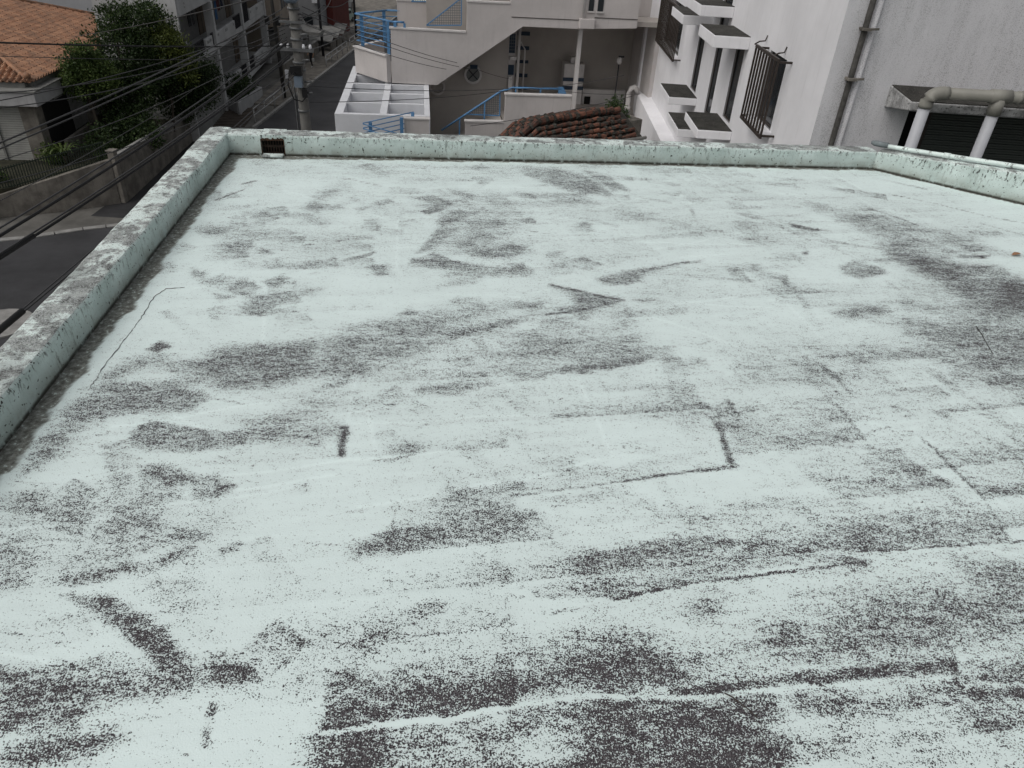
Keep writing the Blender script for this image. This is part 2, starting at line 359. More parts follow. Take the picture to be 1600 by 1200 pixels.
('p',0.5,0.03,[(-2.22,4.69),(-2.06,4.65),(-2.13,4.57)]),
('p',0.45,0.05,[(-1.95,4.64),(-1.80,4.80),(-1.68,4.63),(-1.77,4.41),(-1.93,4.47)]),
('p',0.35,0.06,[(-1.91,5.23),(-1.68,5.38),(-1.62,5.22),(-1.82,5.09)]),
('p',0.4,0.06,[(-1.66,4.91),(-1.47,4.89),(-1.49,4.75),(-1.61,4.73)]),
('p',0.75,0.02,[(-1.83,4.43),(-1.74,4.54),(-1.79,4.40)]),
('p',0.8,0.02,[(-1.38,5.45),(-1.22,5.60),(-1.23,5.53),(-1.33,5.44)]),
('l',0.8,0.03,[(-2.82,7.02),(-2.73,7.15)]),
('l',0.8,0.025,[(-2.91,6.53),(-2.75,6.87)]),
('p',0.75,0.02,[(-1.82,5.64),(-1.77,5.69),(-1.77,5.64)]),
('p',0.75,0.02,[(-1.62,5.78),(-1.54,5.79),(-1.56,5.75)]),
('p',0.75,0.02,[(-2.25,5.70),(-2.20,5.70),(-2.22,5.68)]),
('p',0.6,0.02,[(-1.64,5.11),(-1.58,5.15),(-1.59,5.11)]),
('p',0.6,0.03,[(-1.65,5.27),(-1.61,5.33),(-1.62,5.27)]),
('p',0.35,0.08,[(-2.04,6.94),(-1.90,7.41),(-1.78,7.25),(-1.87,6.81),(-1.97,6.48),(-2.06,6.50)]),
('p',0.4,0.06,[(-2.01,6.62),(-1.68,6.69),(-1.70,6.53),(-1.91,6.45)]),
('p',0.4,0.06,[(-2.57,6.30),(-2.36,6.37),(-2.35,6.27),(-2.52,6.23)]),
('p',0.45,0.06,[(-2.21,6.29),(-2.07,6.35),(-2.06,6.25),(-2.16,6.23)]),
('p',0.3,0.09,[(-2.01,6.33),(-1.75,6.30),(-1.75,6.10),(-1.95,6.13)]),
('p',0.22,0.12,[(-2.73,6.06),(-2.07,5.91),(-1.40,5.89),(-1.39,5.42),(-1.93,5.23),(-2.47,5.25)]),
('p',0.62,0.02,[(-1.15,6.95),(-0.92,7.07),(-0.70,6.87),(-0.71,6.75),(-0.88,6.53),(-0.97,6.57),(-0.86,6.80),(-0.98,6.90)]),
('p',0.55,0.03,[(-0.79,6.48),(-0.60,6.70),(-0.46,6.61),(-0.67,6.32),(-0.73,6.21),(-0.77,6.34)]),
('p',0.55,0.03,[(-0.87,5.62),(-0.79,6.06),(-0.72,6.34),(-0.56,6.24),(-0.68,5.95),(-0.77,5.69)]),
('p',0.6,0.04,[(-0.90,5.50),(-0.70,5.56),(-0.42,5.49),(-0.16,5.45),(0.12,5.44),(0.07,5.32),(-0.15,5.29),(-0.43,5.35),(-0.70,5.36),(-0.87,5.42)]),
('l',0.8,0.02,[(-0.90,5.47),(-0.70,5.52),(-0.49,5.51)]),
('p',0.35,0.05,[(-0.63,5.02),(-0.53,5.08),(-0.62,5.27),(-0.38,5.36),(-0.20,5.28),(-0.36,5.13),(-0.51,5.06)]),
('p',0.4,0.08,[(-0.41,5.69),(-0.18,5.91),(0.06,5.98),(0.09,5.77),(-0.17,5.61)]),
('p',0.55,0.04,[(-0.77,7.27),(-0.50,7.15),(-0.52,7.03),(-0.75,7.19)]),
('p',0.4,0.06,[(-0.47,6.46),(-0.16,6.52),(-0.23,6.29),(-0.50,6.18)]),
('p',0.28,0.12,[(-0.76,6.70),(-0.18,6.97),(0.05,6.63),(-0.06,5.99),(-0.53,5.67),(-0.74,5.70)]),
('p',0.68,0.07,[(-0.01,8.19),(0.34,8.22),(0.65,8.03),(0.82,7.77),(0.91,7.38),(0.68,7.43),(0.42,7.51),(0.12,7.77),(-0.02,7.94)]),
('p',0.6,0.05,[(0.66,8.23),(0.96,7.99),(1.11,7.60),(0.93,7.61),(0.74,7.95)]),
('p',0.4,0.07,[(-0.11,7.32),(0.62,7.37),(0.78,7.11),(0.61,7.08),(0.04,7.13)]),
('p',0.22,0.12,[(-0.77,7.27),(0.32,7.15),(1.16,6.98),(1.12,6.67),(0.32,6.75),(-0.52,6.99)]),
('p',0.72,0.05,[(0.25,5.20),(0.51,5.11),(0.73,5.04),(0.81,5.01),(0.50,4.81),(0.19,4.67),(-0.11,4.47),(-0.48,4.22),(-0.57,4.18),(-0.40,4.39),(-0.11,4.55),(0.19,4.76),(0.50,4.90)]),
('l',0.9,0.03,[(0.25,5.19),(0.51,5.10),(0.79,5.01)]),
('l',0.85,0.03,[(0.81,5.01),(0.50,4.81),(0.21,4.68)]),
('p',0.48,0.1,[(-1.18,4.29),(-0.91,4.48),(-0.54,4.75),(-0.13,4.85),(0.16,4.85),(-0.12,4.63),(-0.40,4.43),(-0.57,4.21),(-0.84,4.10),(-1.08,4.04),(-1.21,3.95)]),
('p',0.7,0.03,[(-0.78,4.67),(-0.72,4.59),(-0.84,4.54)]),
('p',0.6,0.05,[(-1.49,4.06),(-1.36,4.11),(-1.34,3.90),(-1.47,3.99)]),
('p',0.65,0.08,[(-2.01,3.78),(-1.87,3.87),(-1.62,3.93),(-1.27,3.91),(-1.25,3.78),(-1.34,3.59),(-1.81,3.53)]),
('p',0.7,0.04,[(-0.00,4.78),(0.16,4.87),(0.12,4.78)]),
('p',0.4,0.09,[(-1.26,3.94),(-0.83,4.07),(-0.56,4.14),(-0.63,3.95),(-0.96,3.78),(-1.21,3.75)]),
('p',0.5,0.05,[(0.62,5.35),(1.00,5.57),(0.98,5.36),(0.74,5.27)]),
('l',0.8,0.02,[(-0.37,4.32),(-0.15,4.46)]),
('p',0.6,0.03,[(0.33,3.93),(0.56,4.05),(0.80,4.13),(0.64,4.01),(0.46,3.93)]),
('p',0.28,0.12,[(0.28,4.25),(0.58,4.36),(0.88,4.44),(0.85,4.21),(0.47,4.09)]),
('p',0.18,0.15,[(-1.19,4.02),(0.92,4.86),(0.81,3.84),(-1.26,3.60)]),
('p',0.7,0.02,[(0.23,5.83),(0.38,5.88),(0.30,5.81)]),
('p',0.16,0.12,[(-2.22,7.98),(-0.04,8.19),(-0.12,7.68),(-1.13,7.38),(-1.75,7.53)]),
('p',0.5,0.05,[(-0.64,8.06),(-0.52,8.17),(-0.42,8.06),(-0.57,7.97)]),
('l',0.5,0.02,[(-1.90,7.41),(-1.67,7.32),(-1.42,7.21)]),
('p',0.68,0.04,[(0.64,5.36),(0.93,5.56),(1.26,5.72),(1.44,5.81),(1.25,5.67),(1.02,5.49),(0.86,5.29),(0.68,5.26)]),
('p',0.5,0.03,[(1.44,5.81),(1.60,5.90),(1.54,5.80)]),
('l',0.85,0.02,[(1.03,5.58),(1.26,5.72),(1.44,5.82)]),
('p',0.75,0.05,[(0.45,5.08),(0.62,5.05),(0.79,5.01),(0.57,4.81),(0.48,4.67),(0.44,4.71)]),
('p',0.65,0.03,[(0.88,5.02),(1.08,5.07),(0.98,4.99)]),
('p',0.88,0.02,[(2.63,6.94),(2.85,6.82),(2.99,6.81),(2.82,6.75),(2.63,6.82)]),
('p',0.6,0.03,[(2.15,7.14),(2.34,7.11),(2.45,6.98),(2.28,6.99)]),
('p',0.5,0.03,[(2.83,6.61),(3.11,6.42),(2.94,6.52)]),
('p',0.5,0.02,[(2.49,6.84),(2.59,6.78),(2.52,6.75)]),
('p',0.45,0.05,[(2.03,6.47),(2.32,6.49),(2.16,6.36),(2.03,6.39)]),
('p',0.4,0.06,[(0.94,6.94),(1.44,6.95),(1.21,6.87)]),
('p',0.35,0.05,[(1.63,6.61),(1.89,6.59),(1.70,6.56)]),
('p',0.18,0.15,[(0.81,7.15),(2.20,7.01),(2.89,6.55),(2.30,6.32),(1.29,6.49)]),
('p',0.5,0.15,[(3.64,7.56),(3.95,7.17),(4.24,6.99),(4.45,6.74),(4.35,6.39),(4.01,6.28),(4.27,6.13),(4.50,5.88),(4.03,5.06),(3.76,5.16),(3.67,5.34),(3.53,5.63),(3.43,5.95),(3.38,6.24),(3.43,6.51),(3.37,6.84),(3.25,7.20)]),
('p',0.6,0.1,[(3.43,6.31),(3.81,6.24),(3.92,5.85),(4.43,5.76),(4.09,5.16),(3.74,5.21),(3.70,5.50),(3.51,5.84)]),
('p',0.9,0.02,[(4.04,6.34),(4.37,6.43),(4.26,6.33)]),
('p',0.9,0.02,[(4.01,6.12),(4.28,6.17),(4.12,6.10)]),
('p',0.9,0.06,[(4.13,5.88),(4.46,5.82),(4.12,5.21),(3.89,5.32)]),
('p',-0.8,0.05,[(4.36,6.36),(4.65,6.38),(4.61,6.07),(4.36,6.03)]),
('p',0.65,0.04,[(2.78,5.90),(2.96,6.08),(3.18,5.94),(3.16,5.82),(2.87,5.69),(2.78,5.76)]),
('p',0.62,0.05,[(2.41,5.03),(2.67,5.20),(2.91,5.19),(2.84,5.02),(2.55,4.93),(2.43,4.96)]),
('p',0.38,0.14,[(3.30,5.76),(3.60,5.53),(3.79,5.36),(4.01,5.02),(3.52,4.16),(2.92,4.09),(2.87,4.62),(2.87,5.04),(3.11,5.46)]),
('p',0.7,0.02,[(1.98,5.84),(2.09,5.88),(2.01,5.76)]),
('p',0.6,0.02,[(2.16,5.61),(2.23,5.57),(2.20,5.41),(2.17,5.48)]),
('p',0.25,0.08,[(2.03,5.73),(2.28,5.39),(2.03,5.31)]),
('p',0.3,0.06,[(1.92,5.39),(2.99,5.44),(2.25,5.29)]),
('p',0.4,0.08,[(3.35,6.63),(3.63,6.54),(3.35,6.17)]),
('l',0.6,0.03,[(3.65,7.52),(3.82,7.34),(3.96,7.13)]),
('l',0.5,0.025,[(4.10,8.04),(4.53,7.81),(4.92,7.50),(5.21,7.39)]),
('l',0.45,0.025,[(4.70,7.30),(5.01,7.01)]),
('p',0.4,0.04,[(2.33,7.98),(2.51,7.83),(2.39,7.82)]),
('l',0.4,0.035,[(2.06,4.25),(2.14,4.08),(2.15,4.00)]),
('p',0.35,0.05,[(4.04,6.74),(4.73,6.52),(4.65,6.38),(4.19,6.50)]),
('p',0.25,0.1,[(3.01,7.66),(3.68,7.20),(3.31,6.98),(3.00,7.31)]),
('p',0.9,0.02,[(2.52,6.19),(2.61,6.23),(2.56,6.14)]),
('p',0.18,0.15,[(1.53,4.44),(2.74,4.80),(3.42,4.15),(1.49,3.92)]),
('p',0.3,0.08,[(1.03,4.10),(1.28,4.15),(1.15,4.07)]),
('p',0.35,0.06,[(2.45,4.48),(2.92,4.50),(2.97,4.40),(2.55,4.42)])]


def vnoise(x, y, seed):
    rs = np.random.RandomState(seed); T = rs.rand(256, 256)
    xi = np.floor(x).astype(int); yi = np.floor(y).astype(int); fx = x - xi; fy = y - yi
    fx = fx*fx*(3-2*fx); fy = fy*fy*(3-2*fy)
    g = lambda a, b: T[a % 256, b % 256]
    return (g(xi,yi)*(1-fx)+g(xi+1,yi)*fx)*(1-fy) + (g(xi,yi+1)*(1-fx)+g(xi+1,yi+1)*fx)*fy
def fbm(x, y, seed, octs=4, gain=.55):
    s = 0; a = 1; t = 0
    for i in range(octs):
        s = s + a * vnoise(x * 2**i + 17.3*i, y * 2**i + 5.1*i, seed + i); t += a; a *= gain
    return s / t
def seg_dist(px, py, a, b):
    dx, dy = b[0]-a[0], b[1]-a[1]; L = dx*dx + dy*dy + 1e-12
    t = np.clip(((px-a[0])*dx + (py-a[1])*dy) / L, 0, 1)
    return np.hypot(px - a[0] - t*dx, py - a[1] - t*dy)
def sstep(x): x = np.clip(x, 0, 1); return x*x*(3-2*x)

def wear_field(X, Y):
    wx = X + (fbm(X*6, Y*6, 3, 3) - .5) * .014 + (fbm(X*34, Y*34, 11, 2) - .5) * .018
    wy = Y + (fbm(X*6, Y*6, 5, 3) - .5) * .014 + (fbm(X*34, Y*34, 13, 2) - .5) * .018
    c, s = math.cos(R(10)), math.sin(R(10))
    xr, yr = X*c + Y*s, -X*s + Y*c                      # along and across the roller strokes
    right = sstep((X + 2.0) / 3.5)
    w = .030 + .09 * sstep((fbm(xr*.8, yr*2.6, 21) - .40) / .3) * (.35 + .65*right) + .07 * sstep((fbm(X*1.7, Y*1.7, 25) - .48) / .25)
    st1 = sstep((fbm(xr*2.4, yr*17, 71, 5, .65) - .50) / .22); st2 = sstep((fbm((X*.85+Y*.53)*16, (Y*.85-X*.53)*2.6, 75, 5, .65) - .52) / .22)
    zone = sstep((fbm(X*.6, Y*.6, 79, 3) - .38) / .25)
    w = w + (.15*st1 + .10*st2) * (.10 + .80*zone)
    # overlapping roller bands: each a roller wide, dense at the near edge and thinning away from it, in broken lengths
    cb, sb = math.cos(R(13)), math.sin(R(13)); xb, yb = X*cb + Y*sb, -X*sb + Y*cb
    bw = .235; k = np.floor(yb/bw + .18*np.sin(xb*.7)); fr = yb/bw + .18*np.sin(xb*.7) - k
    rb = np.random.RandomState(44); H1 = rb.rand(512); H2 = rb.rand(512)
    ki = k.astype(int) % 256; seg = np.floor(xb/(.8 + .9*H1[ki]) + 7*H2[ki]).astype(int)
    dens = H1[(ki*7 + seg*13) % 512]; dens = sstep((dens - .30)/.7)
    band = dens * (np.clip(1 - fr, 0, 1)**1.8) * sstep(fr/.03)
    w = w + .42 * band * sstep((X + .9)/1.4) * (.35 + .65*sstep((5.5 - Y)/2)) + .12 * band * sstep((.4 - X)/1.0)
    mod = np.clip(.12 + 1.50 * fbm(xr*2.2, yr*11, 31, 5, .66), 0, 1.35); near = .84 + .36 * sstep((2.7 - Y) / 1.2) + .28 * sstep((-.2 - X) / .8) * sstep((Y - 2.2) / .6) * sstep((5.2 - Y) / .8)
    rs = np.random.RandomState(12)
    # roller prints: rectangles a roller wide, fading along their length
    def prints(n, x0, x1, y0, y1, angs, Lr, wr, dr):
        for _ in range(n):
            cx, cy = rs.uniform(x0, x1), rs.uniform(y0, y1); an = R(angs[rs.randint(len(angs))] + rs.uniform(-13, 13)); L = rs.uniform(*Lr); wd = rs.uniform(*wr); d = rs.uniform(*dr)
            q = L + .2; sel = np.nonzero((np.abs(wx-cx) < q) & (np.abs(wy-cy) < q))[0]
            if not len(sel): continue
            px, py = wx[sel]-cx, wy[sel]-cy; sA = px*math.cos(an)+py*math.sin(an); tA = -px*math.sin(an)+py*math.cos(an)
            f = sstep((wd/2-np.abs(tA))/.018) * sstep((L/2-np.abs(sA))/.02) * np.clip(.5+sA/L, 0, 1)**1.3 * d * np.clip(mod[sel], .3, 1.2)
            w[sel] = 1 - (1-w[sel])*(1-np.clip(f, 0, 1))
    prints(90, -3.0, .6, 4.2, 7.8, (28, 120, 60, 15), (.18,.55), (.12,.26), (.12,.5))
    prints(60, -.2, 4.5, 4.6, 8.7, (10, 20, 100, -20), (.3,1.1), (.05,.22), (.1,.4))
    prints(40, -2.5, .2, 1.6, 4.2, (20, 130, 60), (.2,.7), (.08,.25), (.1,.4))
    prints(60, -.4, 4.0, 1.5, 4.8, (10, 10, 100), (.3,1.2), (.06,.24), (.08,.30))
    edge = np.zeros_like(X)
    for k, d, soft, pts in WEAR:
        P = np.array(pts); m = max(soft, .02) * 2.5 + .05
        sel = np.nonzero((wx > P[:,0].min()-m) & (wx < P[:,0].max()+m) & (wy > P[:,1].min()-m) & (wy < P[:,1].max()+m))[0]
        if not len(sel): continue
        px, py = wx[sel], wy[sel]
        n = len(pts); segs = [(pts[i], pts[(i+1) % n]) for i in range(n if k == 'p' else n-1)]
        dist = np.full(len(sel), 1e9)
        for a, b in segs: dist = np.minimum(dist, seg_dist(px, py, a, b))
        if k == 'p':
            inside = np.zeros(len(sel), bool)
            for a, b in segs:
                if a[1] == b[1]: continue
                cr = ((a[1] > py) != (b[1] > py)) & (px < (b[0]-a[0]) * (py-a[1]) / (b[1]-a[1]) + a[0])
                inside ^= cr
            sdist = np.where(inside, dist, -dist)
            crisp = soft <= .025 and d < .84 and P[:,1].mean() < 3.9 and P[:,0].mean() > -.9
            if crisp:                                   # a roller strip: sharp outline, dense along its near edge, thinning away
                ac = -px*sb + py*cb; pc = -P[:,0]*sb + P[:,1]*cb
                f = sstep((sdist + .012) / .024) * np.clip(1.45 - 1.25 * (ac - pc.min()) / (pc.max() - pc.min() + 1e-6), .3, 1.45)
            else:
                f = sstep((sdist + soft * 1.3) / (soft * 2.6))
        else:
            f = sstep(1.3 - dist / (soft * .5) * .8)
        if d > 0:
            if (k == 'l' and d >= .55) or d >= .84: edge[sel] = np.maximum(edge[sel], np.clip(f, 0, 1) * d * np.clip(.45 + .8*mod[sel], 0, 1))
            f = np.clip(f * d * ((.45 + .55*mod[sel]) if (k == 'p' and crisp) else mod[sel] if d < .8 else .5 + .5*mod[sel]) * near[sel], 0, 1)
            w[sel] = 1 - (1 - w[sel]) * (1 - f)
        else:
            w[sel] *= 1 + d * f
    # thin scuffs and short dry-brush lines
    for _ in range(300):
        cx, cy = rs.uniform(-3, 5), rs.uniform(1.4, 8.8); an = R([10, 12, 25, 100, -15][rs.randint(5)] + rs.uniform(-18, 18)); L = rs.uniform(.04, .34); wd = rs.uniform(.004, .010); d = rs.uniform(.10, .42)
        a = (cx, cy); b = (cx+L*math.cos(an), cy+L*math.sin(an)); q = L + .05
        sel = np.nonzero((np.abs(wx-cx) < q) & (np.abs(wy-cy) < q))[0]
        if not len(sel): continue
        f = sstep(1.3 - seg_dist(wx[sel], wy[sel], a, b) / wd) * d
        if rs.rand() < .35: w[sel] *= 1 - f
        else: w[sel] = 1 - (1-w[sel])*(1-f)
    w = w * (.45 + .55 * (fbm(X*9, Y*9, 81, 4, .6) + fbm(xr*7, yr*21, 85, 5, .65)))
    w = w + .05 * sstep((Y - 4.5) / 1.5) * sstep((fbm(xr*1.1, yr*4, 99, 4) - .42) / .25)
    cap = .60 + .23 * sstep((2.5 - Y) / .9) + .14 * sstep((X - 2.8) / .8)   # even the barest parts keep grains of paint
    w = np.where(w > cap*.6, cap*.6 + (cap*.4) * np.tanh((w - cap*.6) / (cap*.62)), w)
    return np.clip(np.maximum(w, edge * .80), 0, .84)
def tone_field(X, Y):
    """0 dull old paint .. 1 fresh thick paint, with roller-lap ridges"""
    c, s = math.cos(R(10)), math.sin(R(10)); xr, yr = X*c + Y*s, -X*s + Y*c
    t = .45 + .9*(fbm(X*1.4, Y*1.4, 91, 5) - .5) + .5*(fbm(xr*3, yr*26, 95, 4) - .5)
    rs = np.random.RandomState(5)
    for _ in range(110):
        cx, cy = rs.uniform(-3, 4.6), rs.uniform(1.6, 8.8); an = R([10, 15, 28, 100, -20][rs.randint(5)] + rs.uniform(-12, 12)); L = rs.uniform(.3, 1.6)
        a = (cx, cy); b = (cx+L*math.cos(an), cy+L*math.sin(an)); q = L + .05
        sel = np.nonzero((np.abs(X-cx) < q) & (np.abs(Y-cy) < q))[0]
        if len(sel): t[sel] += .5 * sstep(1.2 - seg_dist(X[sel], Y[sel] + .012*np.sin(X[sel]*9), a, b) / .016)
    return np.clip(t, 0, 1.2)

def line_dist(X, Y, a, b):
    t = (b - a).normalized(); return (X - a.x) * (-t.y) + (Y - a.y) * t.x
def make_deck(parent):
    ys = [-1.4]
    while ys[-1] < 9.3: ys.append(ys[-1] + (.03 if ys[-1] < .9 else max(.0065, .0042 * ys[-1])))
    ys = np.array(ys)
    xs = [-3.45]
    while xs[-1] < 8.6: xs.append(xs[-1] + (.017 if xs[-1] < 5.8 else .06))
    xs = np.array(xs)
    GX, GY = np.meshgrid(xs, ys); X, Y = GX.ravel(), GY.ravel()
    w = wear_field(X, Y); tone = tone_field(X, Y)
    dl = -line_dist(X, Y, CL, LN) * -1
    dl = line_dist(X, Y, LN, CL) * -1          # distance from the left wall
    db = line_dist(X, Y, CL, CR) * -1
    dr = line_dist(X, Y, CR, RE) * -1
    ed = (fbm(X*5, Y*5, 41, 5, .65) - .5)
    g = np.maximum.reduce([sstep((.12 + ed*.13 + (fbm(X*1.1, Y*1.1, 47, 2)-.5)*.10 - dl) / .03),
                           sstep((.07 + .09*np.clip((-1.2 - X)/2, 0, 1) + ed*.14 - db) / .025),
                           sstep((.05 + ed*.10 - dr) / .03)])
    Z = .004 * (fbm(X*1.3, Y*1.3, 51) - .5) + .003 * (fbm(X*9, Y*9, 55) - .5) - .0015 * w - .006 * g + .02 * np.clip(X, -3, 5) / 5 * 0
    nx, ny = len(xs), len(ys)
    ii, jj = np.meshgrid(np.arange(nx-1), np.arange(ny-1))
    a = (jj*nx + ii).ravel(); quads = np.stack([a, a+1, a+nx+1, a+nx], 1)
    cx, cy = X[quads].mean(1), Y[quads].mean(1)
    keep = (line_dist(cx, cy, LN, CL) < .12) & (line_dist(cx, cy, CL, CR) < .12) & (line_dist(cx, cy, CR, RE) < .12)
    quads = quads[keep]
    used = np.unique(quads); remap = -np.ones(len(X), int); remap[used] = np.arange(len(used)); quads = remap[quads]
    me = bpy.data.meshes.new('roof_deck')
    V = np.stack([X[used], Y[used], Z[used]], 1).astype(np.float32)
    me.vertices.add(len(V)); me.vertices.foreach_set('co', V.ravel())
    me.loops.add(quads.size); me.loops.foreach_set('vertex_index', quads.ravel().astype(np.int32))
    me.polygons.add(len(quads)); me.polygons.foreach_set('loop_start', np.arange(0, quads.size, 4, dtype=np.int32))
    me.polygons.foreach_set('loop_total', np.full(len(quads), 4, dtype=np.int32))
    me.update(calc_edges=True)
    for nm, arr in (('wear', w), ('bare', g), ('tone', tone)):
        at = me.attributes.new(nm, 'FLOAT', 'POINT'); at.data.foreach_set('value', arr[used].astype(np.float32))
    me.polygons.foreach_set('use_smooth', [True] * len(me.polygons)); me.materials.append(M_DECK)
    ob = bpy.data.objects.new('roof_deck', me); COL.objects.link(ob); ob.parent = parent
    ob.location = (0, 0, ZR)
    return ob

def deck_mat():
    t = NT('worn_mint_deck'); p = t.pos()
    w = t.attr('wear'); g = t.attr('bare'); tone = t.attr('tone')
    n1 = t.noise(p, 132, 2, .7); n2 = t.noise(p, 46, 2, .7); n3 = t.noise(p, 215, 1, .6)
    mid = t.noise(t.pos((1, 2.4, 1), R(10)), 15, 5, .72)
    n = t.math('ADD', t.math('ADD', t.math('MULTIPLY', n1, .37), t.math('MULTIPLY', n2, .18)), t.math('ADD', t.math('MULTIPLY', n3, .22), t.math('MULTIPLY', mid, .23)))
    n = t.ramp(n, .405, .60, smooth=False)                      # about uniform 0..1
    geo = t.n('ShaderNodeNewGeometry'); sx = t.n('ShaderNodeSeparateXYZ'); t.lk(geo.outputs['Position'], sx.inputs[0])
    worn_thin = t.ramp(t.math('ADD', sx.outputs[1], t.math('MULTIPLY', sx.outputs[0], -.45)), 1.5, 3.4)   # thinner, smoother coat away from the heavy bands
    sp = t.ramp(t.math('SUBTRACT', w, n), t.math('SUBTRACT', -.04, t.math('MULTIPLY', worn_thin, .10)), t.math('ADD', .08, t.math('MULTIPLY', worn_thin, .13)))
    paint = t.mix(tone, (.695, .800, .785), (.795, .915, .900))
    dark = t.mix(t.ramp(n3, .4, .6), (.028, .023, .027), (.108, .098, .104))
    c = t.mix(t.math('MULTIPLY', w, t.math('ADD', .30, t.math('MULTIPLY', worn_thin, .22))), paint, (.33, .345, .345))  # thin paint lets the slab show through
    c = t.mix(sp, c, dark)
    gn = t.noise(p, 30, 4, .72)
    gut = t.mix(t.ramp(gn, .35, .68), (.105, .105, .090), (.30, .31, .285))
    gut = t.mix(t.ramp(gn, .60, .66), gut, (.58, .67, .63))
    c = t.mix(g, c, gut)
    t.bump(t.math('SUBTRACT', t.math('ADD', t.math('MULTIPLY', n1, .5), t.math('MULTIPLY', tone, .8)), sp), .5, .005)
    return t.out(c, t.math('SUBTRACT', .78, t.math('MULTIPLY', tone, .25)))

def parapet_mat():
    """inner faces: mint paint with pits and drips"""
    t = NT('mint_parapet_paint'); p = t.pos()
    c = t.mix(t.ramp(t.noise(p, 3.5, 5, .65), .3, .7), (.45, .535, .51), (.62, .715, .69))
    pits = t.ramp(t.noise(p, 34, 2, .6), .645, .69); pit2 = t.ramp(t.noise(p, 85, 2, .6), .655, .71)
    geo = t.n('ShaderNodeNewGeometry'); sx = t.n('ShaderNodeSeparateXYZ'); t.lk(geo.outputs['Position'], sx.inputs[0])
    h = t.math('SUBTRACT', sx.outputs[2], ZR)
    area = t.ramp(t.noise(p, 1.6, 3), .34, .58)
    drip = t.noise(t.pos((16, 16, 3.5)), 1.6, 5, .75)
    c = t.mix(t.math('MULTIPLY', t.ramp(drip, .555, .66), t.math('MULTIPLY', area, .6)), c, (.10, .11, .095))
    topd = t.math('MULTIPLY', t.ramp(h, .10, .23), t.ramp(t.noise(t.pos((22, 22, 9)), 1.5, 4, .72), .56, .61))
    c = t.mix(topd, c, (.045, .045, .04))
    c = t.mix(t.math('MULTIPLY', area, pit2), c, (.09, .095, .085))
    c = t.mix(pits, c, (.035, .035, .03))
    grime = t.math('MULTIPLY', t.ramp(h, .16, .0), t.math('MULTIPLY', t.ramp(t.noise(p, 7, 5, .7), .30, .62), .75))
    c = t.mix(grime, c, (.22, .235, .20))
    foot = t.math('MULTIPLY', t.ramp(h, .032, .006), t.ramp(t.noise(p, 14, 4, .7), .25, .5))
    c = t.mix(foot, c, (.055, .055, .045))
    t.bump(t.math('SUBTRACT', t.noise(p, 45, 3), pits), .5, .008)
    return t.out(c, .6)
def coping_mat():
    """parapet tops: lichen-black cement with paint left in patches"""
    t = NT('lichened_coping'); p = t.pos()
    a = t.noise(p, 3.0, 6, .7, .5); b = t.noise(p, 85, 3, .75); d = t.noise(p, 11, 5, .78)
    base = t.mix(t.ramp(d, .36, .62), (.050, .053, .052), (.36, .385, .375))
    base = t.mix(t.ramp(b, .44, .60), base, (.50, .53, .52))
    pt = t.ramp(t.math('ADD', t.math('MULTIPLY', a, .75), t.math('MULTIPLY', d, .30)), .50, .57)
    c = t.mix(pt, base, (.70, .79, .765))
    c = t.mix(t.ramp(b, .585, .64), c, (.06, .062, .06))
    c = t.mix(t.math('MULTIPLY', t.ramp(t.noise(p, 1.7, 4, .6), .5, .7), .55), c, (.075, .078, .076))
    t.bump(t.math('ADD', b, d), .6, .009)
    return t.out(c, .8)
M_DECK = deck_mat(); M_PAR = parapet_mat(); M_COP = coping_mat()
M_OWN = worn('mint_building_wall', (.45, .54, .50), .25, 1.5, streak=.4)
M_RUST = worn('rusty_black_iron', (.035, .022, .016), .5, 20, .8)
M_DARKHOLE = plain('drain_hole_black', (.008, .008, .008), .9)

house = Thing('flat_roof_building', 'flat roofed building with worn mint white roof deck and low parapet in the foreground', 'building', (0, 0, 0))
make_deck(house.e)

def parapet(name, a, b, ha, hb, thick, n):
    """low wall from a to b (inner foot line), body left of the run; uneven rounded arris, sunk into the slab edge"""
    a, b = Vector(a), Vector(b); t = (b - a).normalized(); nrm = Vector((-t.y, t.x)); L = (b - a).length
    rr = np.random.RandomState(int(L*100)); s = np.linspace(0, L, n)
    j1 = (fbm(s*6, s*0+3, 61, 4) - .5) * .016; j2 = (fbm(s*6, s*0+9, 63, 4) - .5) * .016; j3 = (fbm(s*14, s*0, 67, 3) - .5) * .014
    prof = []
    for i in range(n):
        q = a + t * s[i]; h = ha + (hb-ha) * s[i]/L
        row = [(0, -.25), (0 + j1[i]*.3, .04), (.004 + j1[i], h - .018), (.014 + j1[i], h - .005 + j3[i]*.5), (.03, h + j3[i]*.6),
               (thick*.5, h + .006 + j2[i]*.4), (thick - .03, h - .004 + j2[i]*.6), (thick - .008 + j2[i], h - .02), (thick, h - .06), (thick, -.25)]
        prof.append([(q.x + nrm.x*o, q.y + nrm.y*o, ZR + z) for o, z in row])
    m = len(prof[0]); mb = MB(); mats = [0, 0, 0, 1, 1, 1, 1, 1, 2, 2]
    vv = [q for row in prof for q in row]
    for k in range(m-1):
        n0 = len(mb.v)
        if k == 0: mb.v += vv
        ff = [(i*m+k, (i+1)*m+k, (i+1)*m+k+1, i*m+k+1) for i in range(n-1)]
        mb.f += ff; mb.m += [mats[k]] * len(ff)
    mb.f += [tuple(range(m)), tuple(range((n-1)*m, n*m))[::-1]]; mb.m += [2, 2]
    return house.part(name, mb, [M_PAR, M_COP, M_OWN])
tl = (CL - LN).normalized(); tb = (CR - CL).normalized(); tr = (RE - CR).normalized()
TK = .27
# back wall is split round the drain opening
DU0, DU1 = .345, .590                                   # along the back wall from the left corner
